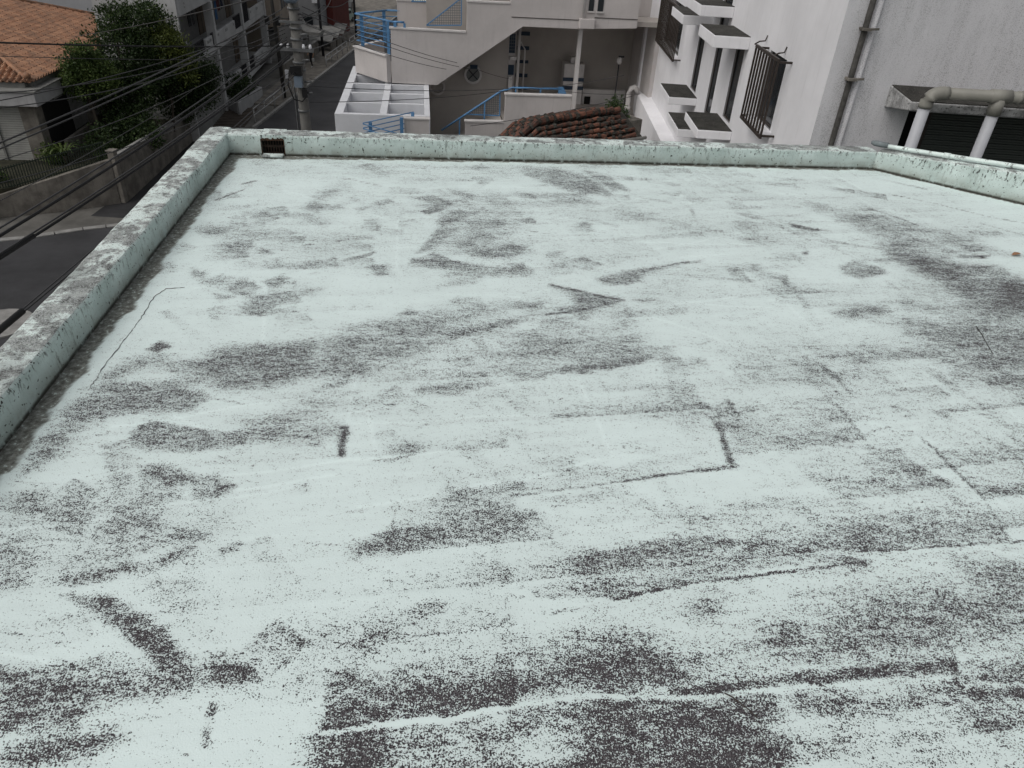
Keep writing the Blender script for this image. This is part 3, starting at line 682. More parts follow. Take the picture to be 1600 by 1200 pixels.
# butt joints: the left wall runs through to the outer face of the back wall
parapet('parapet', LN, CL + tl * TK, .215, .22, TK, 160)
def back(u): return CL + tb * u
Lb = (CR - CL).length
parapet('parapet', back(.0), back(DU0), .219, .219, TK - .002, 12)
parapet('parapet', back(DU1), back(Lb), .219, .205, TK - .002, 190)
parapet('parapet', CR, RE, .212, .60, TK - .004, 150)
# lintel over the drain opening, the pierced iron plate and its lip
mb = MB()
p0, p1 = back(DU0 - .002), back(DU1 + .002); nb = Vector((-tb.y, tb.x))
def wall_pt(u, o, z): q = back(u) + nb * o; return (q.x, q.y, ZR + z)
mb.hexa([wall_pt(DU0-.002, .003, .168), wall_pt(DU1+.002, .003, .168), wall_pt(DU1+.002, TK-.006, .168), wall_pt(DU0-.002, TK-.006, .168),
         wall_pt(DU0-.002, .003, .217), wall_pt(DU1+.002, .003, .217), wall_pt(DU1+.002, TK-.006, .217), wall_pt(DU0-.002, TK-.006, .217)])
mb.m = [0, 1, 0, 0, 0, 0]
house.part('drain_lintel', mb, [M_PAR, M_COP])
mb = MB()
for k in range(9):
    uu = DU0 + .006 + k * (DU1 - DU0 - .012) / 8
    mb.bar(wall_pt(uu, .045, -.02), wall_pt(uu, .045, .168), .010, .012)
for z in (.012, .088, .160): mb.bar(wall_pt(DU0, .046, z), wall_pt(DU1, .046, z), .012, .022)
house.part('drain_grate', mb, M_RUST)
mb = MB(); rs_ = random.Random(3)
for k in range(14):
    u0 = DU0 + k*(DU1-DU0)/14; u1 = u0 + (DU1-DU0)/14; hh = .174 + rs_.uniform(0,.018)
    mb.hexa([wall_pt(u0,-.002,.160),wall_pt(u1,-.002,.160),wall_pt(u1,.01,.160),wall_pt(u0,.01,.160),wall_pt(u0,-.002,hh),wall_pt(u1,-.002,hh),wall_pt(u1,.01,hh),wall_pt(u0,.01,hh)])
for u0, u1 in ((DU0-.004,DU0+.004),(DU1-.004,DU1+.005)):
    mb.hexa([wall_pt(u0,-.0025,-.01),wall_pt(u1,-.0025,-.01),wall_pt(u1,.01,-.01),wall_pt(u0,.01,-.01),wall_pt(u0,-.0025,.172),wall_pt(u1,-.0025,.172),wall_pt(u1,.01,.172),wall_pt(u0,.01,.172)])
house.part('rusty_frame', mb, worn('orange_rust', (.065,.035,.022), .7, 30, .9, speck=.7, fine=90))
mb = MB(); mb.hexa([wall_pt(DU0, .14, -.02), wall_pt(DU1, .14, -.02), wall_pt(DU1, .15, -.02), wall_pt(DU0, .15, -.02),
                    wall_pt(DU0, .14, .168), wall_pt(DU1, .14, .168), wall_pt(DU1, .15, .168), wall_pt(DU0, .15, .168)])
house.part('drain_recess', mb, M_DARKHOLE)
mb = MB()
mb.hexa([wall_pt(DU0+.01, -.115, .006), wall_pt(DU1-.01, -.112, .006), wall_pt(DU1-.01, -.012, .010), wall_pt(DU0+.02, -.012, .010),
         wall_pt(DU0+.01, -.115, .030), wall_pt(DU1-.01, -.112, .028), wall_pt(DU1-.01, -.012, .024), wall_pt(DU0+.02, -.012, .026)])
house.part('drain_lip', mb, M_COP, bevel=.006)
# walls of the building below the roof edge
ol = Vector((-tl.y, tl.x)); onr = Vector((-tr.y, tr.x))
c1 = CL + nb*(TK-.01) + ol*(TK-.01); 
body = [LN + ol*(TK-.01), c1, CR + nb*(TK-.01) + onr*.08, RE + onr*(TK-.01), Vector((8.84, -1.4)), Vector((-2.07, -1.38))]
house.part('wall', MB().prism([(q.x, q.y, 0) for q in body], (0, 0, ZR - .06)), M_OWN)
# hairline crack in the coating by the left wall
cr = [(-2.45,4.74),(-2.57,4.70),(-2.60,4.56),(-2.57,4.37),(-2.54,4.19),(-2.53,4.06),(-2.51,3.86),(-2.50,3.67),(-2.47,3.49),(-2.46,3.40)]
fine = []
for i in range(len(cr)-1):
    for k in range(6):
        f = k/6; fine.append((cr[i][0]*(1-f)+cr[i+1][0]*f + rnd.uniform(-.006,.006), cr[i][1]*(1-f)+cr[i+1][1]*f, ZR + .0035))
house.part('crack', MB().tube(fine, [.0022 + rnd.uniform(-.0012,.0008) for _ in fine], 4), plain('crack_dark', (.13,.12,.115), .9))

# pipe along the right parapet, its cap, clips
M_PIPE = worn('chipped_mint_pipe', (.70,.80,.77), .12, 8, .5, speck=.75, fine=14)
M_PIPEGREY = worn('bare_grey_pipe_end', (.20,.23,.24), .3, 12, .6)
def rp(s, o, z): q = CR + tr*s + onr*o; return (q.x, q.y, ZR + z)
pp = Thing('parapet_pipe', 'thin chipped mint pipe lying along the top of the right parapet', 'pipe', rp(.0, .10, .21))
hs_ = lambda s: .212 + (.60-.212) * s / (RE-CR).length
pts = [rp(s, .10 + .05*math.exp(-s*3), hs_(s) + .045) for s in (-.02,.2,.5,.9,1.4,2.,3.,4.,5.4)]
pp.tube('pipe', M_PIPE, pts, .026, 12)
pp.tube('pipe_end_cap', M_PIPEGREY, [rp(-.14,.17,.262), rp(-.10,.16,.262), rp(.06,.135,.270)], [.022,.034,.033], 12)
for s in (.72, 2.2, 3.7):
    pp.tube('coupling', M_PIPE, [rp(s-.035, .10+.05*math.exp(-s*3), hs_(s)+.0425), rp(s+.035, .10+.05*math.exp(-s*3), hs_(s)+.047)], .034, 12)
    pp.part('clip', MB().box(*[f for q in zip(rp(s+.02,.10,hs_(s)-.01), rp(s+.02,.10,hs_(s)+.03)) for f in ((q[0]-.012),(q[1]+.012))]), M_PIPE)

# litter on the deck
def dead_leaf(loc, rot, size, label):
    mb = MB(); prof = [(-.5,0),(-.3,.16),(0,.24),(.3,.15),(.55,0),(.3,-.14),(0,-.22),(-.3,-.17)]
    vv = [(a*size, b*size, .006 + abs(b)*size*.5 + .01*a) for a, b in prof] + [(0,0,.002),(.0,0,.0)]
    ff = [(i,(i+1) % 8, 8) for i in range(8)]
    mb.add(vv[:9], ff)
    o = mb.build('dead_leaf', plain('dry_leaf_orange', (.30,.17,.10), .8, var=.4)); o.location = loc; o.rotation_euler = (0,0,rot)
    return tag(o, label, 'leaf')
dead_leaf((4.62, 6.46, ZR+.004), .4, .11, 'dry orange leaf lying on the roof deck by the dark stain at right')
M_TWIG = plain('dry_twig', (.06,.05,.045), .9)
for (a, b, lab) in (((3.49,4.94),(3.40,4.53),'thin straight dark twig lying on the roof deck at far right'),
                    ((.90,1.69),(1.0,1.60),'tiny dark twig on the heavily worn near part of the deck')):
    n = 6; pts = [(a[0]*(1-k/n)+b[0]*k/n + rnd.uniform(-.006,.006), a[1]*(1-k/n)+b[1]*k/n, ZR + .007) for k in range(n+1)]
    o = MB().tube(pts, [.0032]*3+[.0022]*(n-2), 5).build('twig', M_TWIG, origin=(a[0], a[1], ZR)); tag(o, lab, 'twig')
# ================================================================== GROUND, ROAD, PAVEMENTS
M_ASPH = worn('asphalt', (.042,.042,.045), .35, .35, .85, speck=.35, dirt=(.03,.03,.032), fine=22)
M_ASPH2 = worn('patched_asphalt', (.035,.035,.037), .35, .6, .85, speck=.3, dirt=(.025,.025,.025), fine=22)
M_GRND = worn('pale_ground_concrete', (.13,.125,.115), .4, .5, .9)
M_CONC = worn('old_concrete', (.185,.17,.15), .45, 1.3, .9, streak=.6, speck=.4)
M_CONC2 = worn('kerb_concrete', (.26,.255,.245), .3, 2, .9, speck=.3)
M_SOIL = worn('garden_soil', (.035,.035,.022), .5, 2, .95)
def sheet(name, poly, z, mat, kind='structure'):
    o = MB().add([(x, y, z) for x, y in poly], [tuple(range(len(poly)))]).build(name, mat, origin=(poly[0][0], poly[0][1], 0))
    return tag(o, kind=kind)
def slab(name, poly, z0, z1, mat):
    o = MB().prism([(x, y, z0) for x, y in poly], (0, 0, z1 - z0)).build(name, mat, origin=(poly[0][0], poly[0][1], z0))
    return tag(o, kind='structure')
sheet('ground', [(-350,-150),(350,-150),(350,450),(-350,450)], 0, M_GRND)
road = sheet('road', [(-18.75,200),(-18.75,50),(-18.6,35),(-19.0,32.9),(-20.7,31.9),(-22.6,30.5),(-30,26.5),(-60,18),(-60,-40),(-4,-40),(-4,9),(-9.5,24),(-10.5,200)], .004, M_ASPH)
sheet('road_patch', [(-18.3,26),(-13.5,28.5),(-12.6,36),(-17.4,40)], .008, M_ASPH2)
sheet('forecourt', [(-21.2,33.4),(-18.9,33.4),(-18.9,50),(-21.6,50)], .006, M_ASPH2)
slab('pavement', [(-21.3,57),(-19.0,57),(-19.0,110),(-22.5,110)], 0, .11, M_CONC)
slab('kerb', [(-19.0,50.5),(-18.78,50.5),(-18.78,110),(-19.0,110)], 0, .14, M_CONC2)
sheet('parking_ground', [(-36,92),(-21,92),(-21,140),(-36,140)], .012, M_CONC)
disc = [(-19.0+1.15*math.cos(a*math.pi/12), 22.7+1.15*math.sin(a*math.pi/12)) for a in range(24)]
slab('pavement', disc, 0, .06, M_CONC2)
gut = Thing('roadside_gutter', 'pale row of concrete gutter covers along the road below the retaining wall', 'gutter', (-19.0,32.7,0))
gl = [(-31,26.2),(-26,28.75),(-22.6,30.35),(-20.7,31.75),(-19.0,32.7),(-18.75,34.2)]
mesh = None
for i in range(len(gl)-1):
    a, b = Vector(gl[i]), Vector(gl[i+1]); n = max(1, int((b-a).length / .95)); ang = math.atan2(b.y-a.y, b.x-a.x)
    for k in range(n):
        q = a + (b-a) * ((k+.5)/n); l = (b-a).length / n * .475
        if mesh is None:
            o = MB().box(-1,1,-.17,.17,0,.05).build('gutter_cover', M_CONC2); mesh = o.data; bpy.data.objects.remove(o)
        shared(mesh, 'gutter_cover', gut.e, Vector((q.x, q.y, 0)) - gut.base, (0,0,ang), (l, 1, 1))
# ribbed ramp by the apartment
ramp = Thing('ribbed_ramp', 'dark brown ribbed ramp between retaining wall and apartment planter', 'ramp', (-22,52,0))
M_RAMP = worn('ribbed_brown_concrete', (.085,.070,.058), .3, 2, .85)
ramp.part('ramp_slab', MB().hexa([(-21.7,50.2,.0),(-19.6,50.8,.0),(-20.3,55.6,.0),(-24.2,55.6,.0),(-21.7,50.2,.02),(-19.6,50.8,.02),(-20.3,55.6,.10),(-24.2,55.6,.10)]), M_RAMP)
for k in range(13):
    f = k / 13 + .02
    a = Vector((-21.7 - 2.5*f, 50.2 + 5.4*f, .045 + .07*f)); b = Vector((-19.6 - .7*f, 50.8 + 4.8*f, .045 + .07*f))
    ramp.bar('rib', M_RAMP, a, b, .20, .05)
slab('garden_ground', [(-60,20),(-26.0,31.9),(-20.5,35.6),(-21.9,49.8),(-26,62),(-60,62)], 0, 1.35, M_SOIL)

# ------------------------------------------------------------------ retaining wall, fence, gate
rw = Thing('retaining_wall', 'long stained concrete retaining wall along the road below the tree', 'wall', (-20.4,35.4,0))
def wall_run(a, b, za, zb, th=.25):
    a, b = Vector(a), Vector(b); t = (b-a).normalized(); n = Vector((-t.y, t.x)) * th
    return MB().hexa([(a.x,a.y,0),(b.x,b.y,0),(b.x+n.x,b.y+n.y,0),(a.x+n.x,a.y+n.y,0),(a.x,a.y,za),(b.x,b.y,zb),(b.x+n.x,b.y+n.y,zb),(a.x+n.x,a.y+n.y,za)])
LW = [((-25.2,32.35),(-22.5,33.84),1.0,1.75),((-22.5,33.84),(-20.62,35.3),1.75,2.25)]
for a, b, za, zb in LW: rw.part('wall_section', wall_run(a, b, za, zb), M_CONC, bevel=.02)
UP = [(-20.40,35.75,2.32),(-20.78,39.4,2.1),(-21.16,43,1.9),(-21.5,46.5,1.68),(-21.9,50.0,1.46)]
for i in range(4):
    a, b = UP[i], UP[i+1]
    rw.part('wall_section', wall_run(a[:2], b[:2], a[2], b[2]), M_CONC, bevel=.02)
    rw.part('coping', MB().bar((a[0]-.12,a[1]+.02,a[2]+.02),(b[0]-.12,b[1]-.02,b[2]+.02), .33, .07), M_CONC2)
rw.box('pier', M_CONC, -20.74,-20.40,35.34,35.70,0,2.62, bevel=.03)
rw.box('pier_cap', M_CONC, -20.78,-20.36,35.30,35.74,2.62,2.68, bevel=.02)
fence = Thing('picket_fence', 'dark green picket fence on top of the low wall in front of the house', 'fence', (-23,33.6,1.4))
M_FENCE = plain('dark_green_iron', (.018,.026,.018), .6)
A0, A1 = Vector((-25.3,32.45,1.0)), Vector((-20.85,35.35,2.25))
for z in (.12, .98): fence.bar('rail', M_FENCE, A0+Vector((.05,.08,z+.1)), A1+Vector((0,.05,z-.18)), .04, .05)
pk = None
for k in range(46):
    f = (k+.5)/46; q = A0*(1-f) + A1*f + Vector((.05,.09,0)); h = 1.18*(1-f) + .86*f
    if pk is None: o = MB().box(-.022,.022,-.012,.012,0,1).build('picket', M_FENCE); pk = o.data; bpy.data.objects.remove(o)
    shared(pk, 'picket', fence.e, q - fence.base, (0,0,R(33)), (1,1,h))
gate = Thing('red_gate_panel', 'dark red gate panel with white post at the left end of the low wall', 'gate', (-26,32,0))
gate.box('panel', worn('dark_red_paint', (.16,.025,.018), .3, 3), -26.6,-25.55,31.85,31.92,.12,1.35)
gate.box('post', M_CONC2, -25.5,-25.22,31.80,32.1,0,1.55, bevel=.02)
for z in (.4,.8,1.15): gate.bar('rail', M_FENCE, (-26.6,31.83,z), (-25.55,31.83,z), .03, .04)

# ------------------------------------------------------------------ foliage helper
def leaf_mat(name, c0, c1, trans=.25):
    t = NT(name); oi = t.n('ShaderNodeNewGeometry')
    c = t.mix(oi.outputs['Random Per Island'], c0, c1)
    c = t.mix(t.ramp(t.noise(t.pos(), .9, 3), .35, .7), c, tuple(x*.6 for x in c0))
    t.b.inputs['Roughness'].default_value = .55
    t.lk(c, t.b.inputs['Base Color'])
    tr_ = t.n('ShaderNodeBsdfTranslucent'); t.lk(c, tr_.inputs['Color'])
    mx = t.n('ShaderNodeMixShader'); mx.inputs[0].default_value = trans
    t.lk(t.b.outputs[0], mx.inputs[1]); t.lk(tr_.outputs[0], mx.inputs[2])
    t.lk(mx.outputs[0], t.t.nodes['Material Output'].inputs['Surface'])
    return t.mat
def leaves(clumps, n, size, seed, hollow=.45, aspect=.55):
    """clumps: (x,y,z,rx,ry,rz); leaves as bent two-triangle blades grouped in sprays"""
    rs = np.random.RandomState(seed); vol = np.array([c[3]*c[4]*c[5] for c in clumps])**.8; vol = vol/vol.sum()
    V = []; F = []
    for c, fr in zip(clumps, vol):
        ns = max(6, int(n*fr/7)); c = np.array(c)
        for _ in range(ns):
            d = rs.normal(size=3); d /= np.linalg.norm(d); r = (hollow*.7 + (1-hollow*.7)*rs.rand())**.6 * (.82 + .36*rs.rand())
            o = c[:3] + d * c[3:] * r
            for _ in range(7):
                p = o + rs.normal(size=3) * size * .9
                a = rs.normal(size=3) + d*.8; a /= np.linalg.norm(a); b = np.cross(a, rs.normal(size=3) + [0,0,.6]); b /= np.linalg.norm(b)
                L = size * (.7 + .6*rs.rand()); w = L*aspect*.5; k = len(V)
                V += [p, p + a*L*.5 + b*w, p + a*L, p + a*L*.5 - b*w]; F.append((k,k+1,k+2,k+3))
    mb = MB(); mb.v = [tuple(q) for q in V]; mb.f = F; mb.m = [0]*len(F)
    return mb
M_BARK = worn('grey_bark', (.075,.062,.05), .4, 6, .9)
def make_tree(name, label, base, clumps, n, size, mat, seed, cat='tree', trunk_r=.2, group=None, hollow=.45, aspect=.55):
    t = Thing(name, label, cat, base, group=group)
    b = Vector(base); rs = random.Random(seed)
    mb = MB(); top = b + Vector((rs.uniform(-.2,.2), rs.uniform(-.2,.2), (max(c[2] for c in clumps) - b.z)*.55))
    mb.tube([b, b*.5+top*.5+Vector((.12,.05,0)), top], [trunk_r, trunk_r*.75, trunk_r*.5], 8)
    for c in clumps:
        q = Vector(c[:3]); s = b*(.35)+top*.65
        mb.tube([s, s*.5+q*.5+Vector((0,0,-.15)), q], [trunk_r*.45, trunk_r*.3, trunk_r*.08], 5)
    t.part('trunk', mb, M_BARK, smooth=True)
    t.part('crown', leaves(clumps, n, size, seed, hollow, aspect), mat)
    return t
ML_DARK = leaf_mat('dark_evergreen_leaves', (.020,.042,.013), (.066,.10,.030))
ML_MID = leaf_mat('mid_green_leaves', (.045,.085,.020), (.125,.165,.045))
ML_YEL = leaf_mat('yellow_green_leaves', (.055,.080,.016), (.125,.145,.032))
ML_PALE = leaf_mat('pale_green_leaves', (.050,.075,.035), (.10,.125,.065))
make_tree('broadleaf_tree', 'large dark evergreen tree between the orange tiled house and the apartment block', (-23.3,43.2,1.35),
  [(-23.2,43.5,5.6,1.9,1.7,1.6),(-22.2,44.5,7.0,1.8,1.5,1.2),(-21.7,44.5,5.2,1.8,1.6,1.7),(-21.0,45.5,3.6,1.7,1.6,1.4),(-22.8,42.5,3.8,1.7,1.4,1.3),
   (-20.5,46.4,4.3,1.3,1.3,1.2),(-20.0,47.2,4.0,.8,.8,.6),(-22.0,43.8,4.6,1.6,1.4,1.4),(-20.6,47.0,3.1,1.2,1.2,1.0),(-23.6,44.2,7.2,1.0,1.0,.9),(-24.2,42.5,4.2,1.3,1.2,1.2),(-21.6,44.2,7.7,.8,.8,.6),(-22.4,41.3,2.6,1.3,1.1,.9)], 42000, .16, ML_DARK, 3, trunk_r=.28)
make_tree('small_tree', 'lighter green bushy tree in front of the orange tile roof eave', (-23.9,40.2,1.35),
  [(-23.7,40.3,5.6,1.05,.95,.95),(-24.0,40.4,4.7,1.1,1.0,.9),(-23.0,40.5,5.0,.9,.9,.8),(-23.5,40.0,6.3,.6,.6,.45)], 9000, .14, ML_MID, 5, trunk_r=.12)
make_tree('yellow_green_tree', 'yellow green plume leaved tree at the right side of the dark evergreen', (-21.3,43.9,1.35),
  [(-20.5,44.0,6.1,.75,.7,.9),(-20.3,44.2,5.3,.7,.7,.8),(-20.8,43.9,6.8,.5,.5,.5),(-20.1,44.3,4.7,.6,.6,.6)], 4200, .22, ML_YEL, 6, trunk_r=.09, aspect=.30)
make_tree('sparse_tree', 'thin sparse pale tree rising above the dark evergreen', (-22.6,47.5,1.35),
  [(-22.3,47.8,7.6,.9,.8,.9),(-22.9,47.5,7.2,.7,.7,.7),(-21.8,47.8,8.3,.7,.6,.6),(-22.9,47.6,8.6,.5,.5,.5)], 1500, .15, ML_PALE, 8, trunk_r=.07, hollow=.2)
for i, (loc, r, n, m, lab) in enumerate([((-22.6,38.4,1.35), 1.0, 1500, ML_DARK, 'low dark shrub behind the picket fence near the pier'),
        ((-24.6,36.9,1.35), .55, 700, ML_MID, 'small leafy shrub at the white tiled house corner'),
        ((-21.5,40.2,1.35), 1.1, 1500, ML_DARK, 'dark shrub behind the upper retaining wall under the tree'),
        ((-22.0,46.2,1.35), 1.1, 1300, ML_DARK, 'dark shrub at the foot of the wall near the apartment end'),
        ((-25.8,33.6,1.2), .6, 700, ML_MID, 'green shrub behind the left end of the picket fence')]):
    make_tree('garden_shrub', lab, loc, [(loc[0],loc[1],loc[2]+r*.8,r,r*.9,r*.8),(loc[0]+r*.5,loc[1],loc[2]+r*.5,r*.7,r*.7,r*.5)], n, .16, m, 20+i, 'shrub', .05, 'garden shrubs behind the wall')
# cycad with arching fronds
cy = Thing('cycad_plant', 'small cycad with arching fronds by the house corner', 'plant', (-23.9,36.9,1.35))
cy.tube('stem', M_BARK, [(-23.9,36.9,1.35),(-23.9,36.9,1.75)], [.10,.08], 7)
for k in range(11):
    a = k*2*math.pi/11; mb = MB()
    for j in range(7):
        f0, f1 = j/7, (j+1)/7
        P_ = lambda f: Vector((-23.9+math.cos(a)*f*.95, 36.9+math.sin(a)*f*.95, 1.75+.55*math.sin(f*2.4)))
        s_ = Vector((-math.sin(a), math.cos(a), 0)) * .11 * (1-f0*.6)
        p, q = P_(f0), P_(f1)
        mb.add([p, q, q + s_ - Vector((0,0,.03)), p + s_*.4], [(0,1,2,3)]); mb.add([p, q, q - s_ - Vector((0,0,.03)), p - s_*.4], [(0,1,2,3)])
    cy.part('frond', mb, ML_MID)

# ------------------------------------------------------------------ house with the orange tile roof (grid frame)
M_TILE = None
def tile_mat(name, c0, c1, dirt, amt, sc=2.2):
    t = NT(name); oi = t.n('ShaderNodeObjectInfo'); g = t.n('ShaderNodeNewGeometry')
    rv = t.math('FRACT', t.math('ADD', oi.outputs['Random'], g.outputs['Random Per Island']))
    c = t.mix(rv, c0, c1)
    c = t.mix(t.math('MULTIPLY', t.ramp(t.noise(t.pos(), sc, 5, .7), .42, .62), amt), c, dirt)
    t.bump(t.noise(t.pos(), 60, 3), .2, .005)
    return t.out(c, .75)
M_TILE = tile_mat('orange_roof_tile', (.29,.145,.085), (.42,.23,.14), (.17,.11,.08), .65)
M_WHITE = worn('off_white_wall', (.38,.38,.385), .2, 1.2, .8, streak=.25)
M_WTILE = worn('white_wall_tile', (.34,.34,.32), .15, 2, .6)
M_GREYF = worn('grey_fascia', (.19,.19,.18), .25, 3, .8)
def barrel_tile(name, L, Wd, H, mat, n=6):
    """one S-tile: raised barrel and flat pan, a lip at the lower end; x across, y down the slope"""
    prof = [(-.5,0.0),(-.42,.55),(-.28,.95),(-.12,.95),(.02,.5),(.10,.08),(.32,-.05),(.5,.0)]
    v = []
    for y, dz in ((0,0),(L*1.10,.042)): v += [(a*Wd, y, b*H + dz) for a, b in prof]
    v += [(a*Wd, L*1.08, b*H*.6 - .005) for a, b in prof]
    k = len(prof); f = [(i,i+1,k+i+1,k+i) for i in range(k-1)] + [(k+i,k+i+1,2*k+i+1,2*k+i) for i in range(k-1)]
    mb = MB(); mb.add(v, f); o = mb.build(name, mat, smooth=False); me = o.data; bpy.data.objects.remove(o); return me
lh = Thing('tiled_house', 'house with orange tile hip roof and white tiled wall at upper left', 'house', (-19.4,40.4,1.35), grid=True)
UE, ZE, SL = -19.4, 5.2, .34
VK, VF, UR = 40.45, 59.2, -28.0
ridge_z = ZE + SL*(UE-UR); dR = UE - UR
lh.part('roof', MB().add([(UE,VK,ZE-.02),(UE,VF,ZE-.02),(UR,VF-dR,ridge_z-.02),(UR,VK+dR,ridge_z-.02),(UR-12,VK,ZE-.02),(UR-12,VK+dR,ridge_z-.02),(UR-12,VF-dR,ridge_z-.02),(UR-12,VF,ZE-.02)],
        [(0,1,2,3),(4,0,3,5),(1,7,6,2),(5,3,2,6)]), M_TILE)
tm = barrel_tile('roof_tile', .345, .31, .14, M_TILE)
pitch = math.atan(SL); cand = []
du = .335; nu = int(dR/du)
for r_ in range(nu):
    uu = UE + .06 - (r_+1)*du
    inset = max(0, UE-uu-.1)
    v0, v1 = VK + inset + .15, VF - inset - .15
    k = 0
    while v0 + k*.31 < v1:
        cand.append((0, uu, v0 + k*.31, ZE + SL*(UE-uu))); k += 1
for r_ in range(nu):
    vv = VK - .06 + (r_+1)*du; ins = max(0, vv-VK-.1); k = 0
    while UE - ins - .15 - k*.31 > -25.5:
        cand.append((1, UE - ins - .15 - k*.31, vv, ZE + SL*(vv-VK))); k += 1
def in_view(c):
    p = W(c[1], c[2], c[3]); q = cam.matrix_world.inverted() @ p
    x, y = q.x/-q.z, q.y/-q.z
    return abs(x) < .72 and abs(y) < .54
MR0 = Matrix.Rotation(-math.pi/2, 4, 'Z') @ Matrix.Identity(4)
def tile_matrix(c):
    # local y (down the slope) -> +u for the side slope, -v for the front slope
    if c[0] == 0: rot = Matrix.Rotation(-math.pi/2, 4, 'Z') @ Matrix.Rotation(-pitch, 4, 'X')
    else: rot = Matrix.Rotation(math.pi, 4, 'Z') @ Matrix.Rotation(-pitch, 4, 'X')
    return Matrix.Translation(Vector((c[1], c[2], c[3])) - lh.base) @ rot
vis = sorted([c for c in cand if in_view(c)], key=lambda c: (W(c[1],c[2],c[3]) - cam.location).length)
for c in vis[:300]:
    o = bpy.data.objects.new('roof_tile', tm); COL.objects.link(o); o.parent = lh.e; o.matrix_local = tile_matrix(c)
mb = MB(); tv = [v.co.copy() for v in tm.vertices]; tf = [tuple(p.vertices) for p in tm.polygons]
for c in vis[300:]:
    mm = tile_matrix(c); mb.add([mm @ q + lh.base for q in tv], tf)
tag(lh.part('roof_tiles', mb, M_TILE), kind='stuff')
def cap_run(thing, a, b, r, mat, step=.3, name='ridge_cap', parent=None):
    a, b = Vector(a), Vector(b); n = int((b-a).length/step)
    for k in range(n):
        p, q = a + (b-a)*(k/n), a + (b-a)*((k+1.08)/n)
        thing.part(name, MB().tube([p, q], [r*.92, r*1.06], 7), mat, parent)
M_CAP = tile_mat('ridge_cap_tile', (.27,.13,.075), (.36,.19,.11), (.12,.09,.07), .7)
cap_run(lh, (UE-.05,VK+.05,ZE+.06), (UE-6.5,VK+6.5,ZE+SL*6.5+.09), .13, M_CAP, .33)
cap_run(lh, (UE-1.2,VF-1.2,ZE+SL*1.2+.09), (UE-7.5,VF-7.5,ZE+SL*7.5+.09), .13, M_CAP, .33)
lh.part('hip_end_ornament', MB().tube([(UE-.25,VK+.25,ZE+.12),(UE-.1,VK+.1,ZE+.30),(UE,VK,ZE+.34)], [.17,.16,.08], 9), M_CAP, smooth=True)
lh.box('eave_fascia', M_GREYF, UE-.32,UE-.06,VK+.3,VF-.3,ZE-.30,ZE-.03)
lh.box('eave_fascia', M_GREYF, UE-14,UE-.3,VK+.02,VK+.28,ZE-.302,ZE-.032)
lh.box('wall', M_WHITE, -33,-20.4,42.2,57.5,1.35,4.95)
lh.box('canopy', M_WHITE, -27,-19.05,39.75,42.9,4.18,4.86, bevel=.03)
lh.box('canopy_top', M_GREYF, -27.06,-18.98,39.68,42.95,4.862,4.93)
lh.box('tiled_wall', M_WTILE, -26.5,-20.25,40.35,40.6,1.3,4.175)
M_JOINT = plain('wall_tile_joint', (.12,.12,.115), .9)
for k in range(24): lh.box('tile_course_joint', M_JOINT, -26.5,-20.25,40.343,40.3495,1.45+k*.115,1.462+k*.115)
lh.box('corner_pillar', M_CONC, -20.245,-19.45,40.25,41.0,1.3,4.176, bevel=.02)
lh.box('wall_pipe', M_GREYF, -21.6,-21.5,40.26,40.34,1.3,4.17)
lh.box('canopy_underbar', M_GREYF, -19.5,-19.1,41.8,42.8,4.08,4.178)
lh.box('carport_shade_panel', plain('carport_shade_black', (.03,.03,.03), .9), -20.39,-20.3,41.2,46,1.3,4.17)  # black panel stands in for the shade inside the open carport
lh.box('porch_wall', M_CONC, -18.95,-18.75,41.2,44.9,1.2,2.2, bevel=.02)
lh.box('porch_post', M_CONC, -19.0,-18.7,44.9,45.3,1.2,2.75, bevel=.02)

# pale block far behind the house
fb = Thing('pale_block', 'pale grey flat fronted building behind the orange tile roof', 'building', (-30,67,0), grid=True)
fb.box('wall', worn('pale_grey_block', (.36,.37,.39), .12, .6, .85, streak=.15), -48,-20.6,66.5,80,0,12)
fb.box('window', plain('dark_glass', (.02,.022,.025), .15), -32.4,-30.4,66.42,66.49,5.55,6.6)
for k in range(9): fb.box('window_bar', M_FENCE, -32.3+k*.22,-32.26+k*.22,66.3,66.4,5.5,6.7)
fb.box('joint', M_GREYF, -48,-20.6,66.46,66.49,4.9,4.95)

# ------------------------------------------------------------------ apartment block with balconies (grid frame)
ap = Thing('apartment_block', 'white two storey apartment block with posts and open balconies along the street', 'building', (-14.3,57,0), grid=True)
M_APT = worn('apartment_white', (.47,.47,.47), .18, .8, .8, streak=.3)
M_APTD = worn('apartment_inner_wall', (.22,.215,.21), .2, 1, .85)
M_DOOR = worn('brown_door', (.12,.09,.065), .15, 3, .6)
M_RAILD = plain('dark_balcony_rail', (.03,.03,.035), .5)
UA = -14.3
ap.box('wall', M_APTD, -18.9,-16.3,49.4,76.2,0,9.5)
ap.box('end_wall', M_APT, -18.95,-14.32,49.2,49.39,0,9.6)
ap.part('parapet', MB().box(-14.55,UA,49.4,76.2,7.22,9.6), M_APT)
ap.box('floor_slab', M_APT, -16.29,UA+.02,49.4,76.3,4.16,4.52)
ap.box('floor_slab', M_APT, -16.29,UA+.02,57.3,76.3,.52,.82)
ap.box('floor_slab', M_APT, -16.29,-14.56,49.4,76.3,7.23,7.5)
ap.box('ground_wall', worn('grey_plinth', (.20,.20,.195), .2, 1), -14.62,-14.36,49.4,56.8,0,4.155)
for v in (57.0,66.0,75.6): ap.box('post', M_APT, -14.80,UA+.10,v-.22,v+.22,0,7.215, bevel=.02)
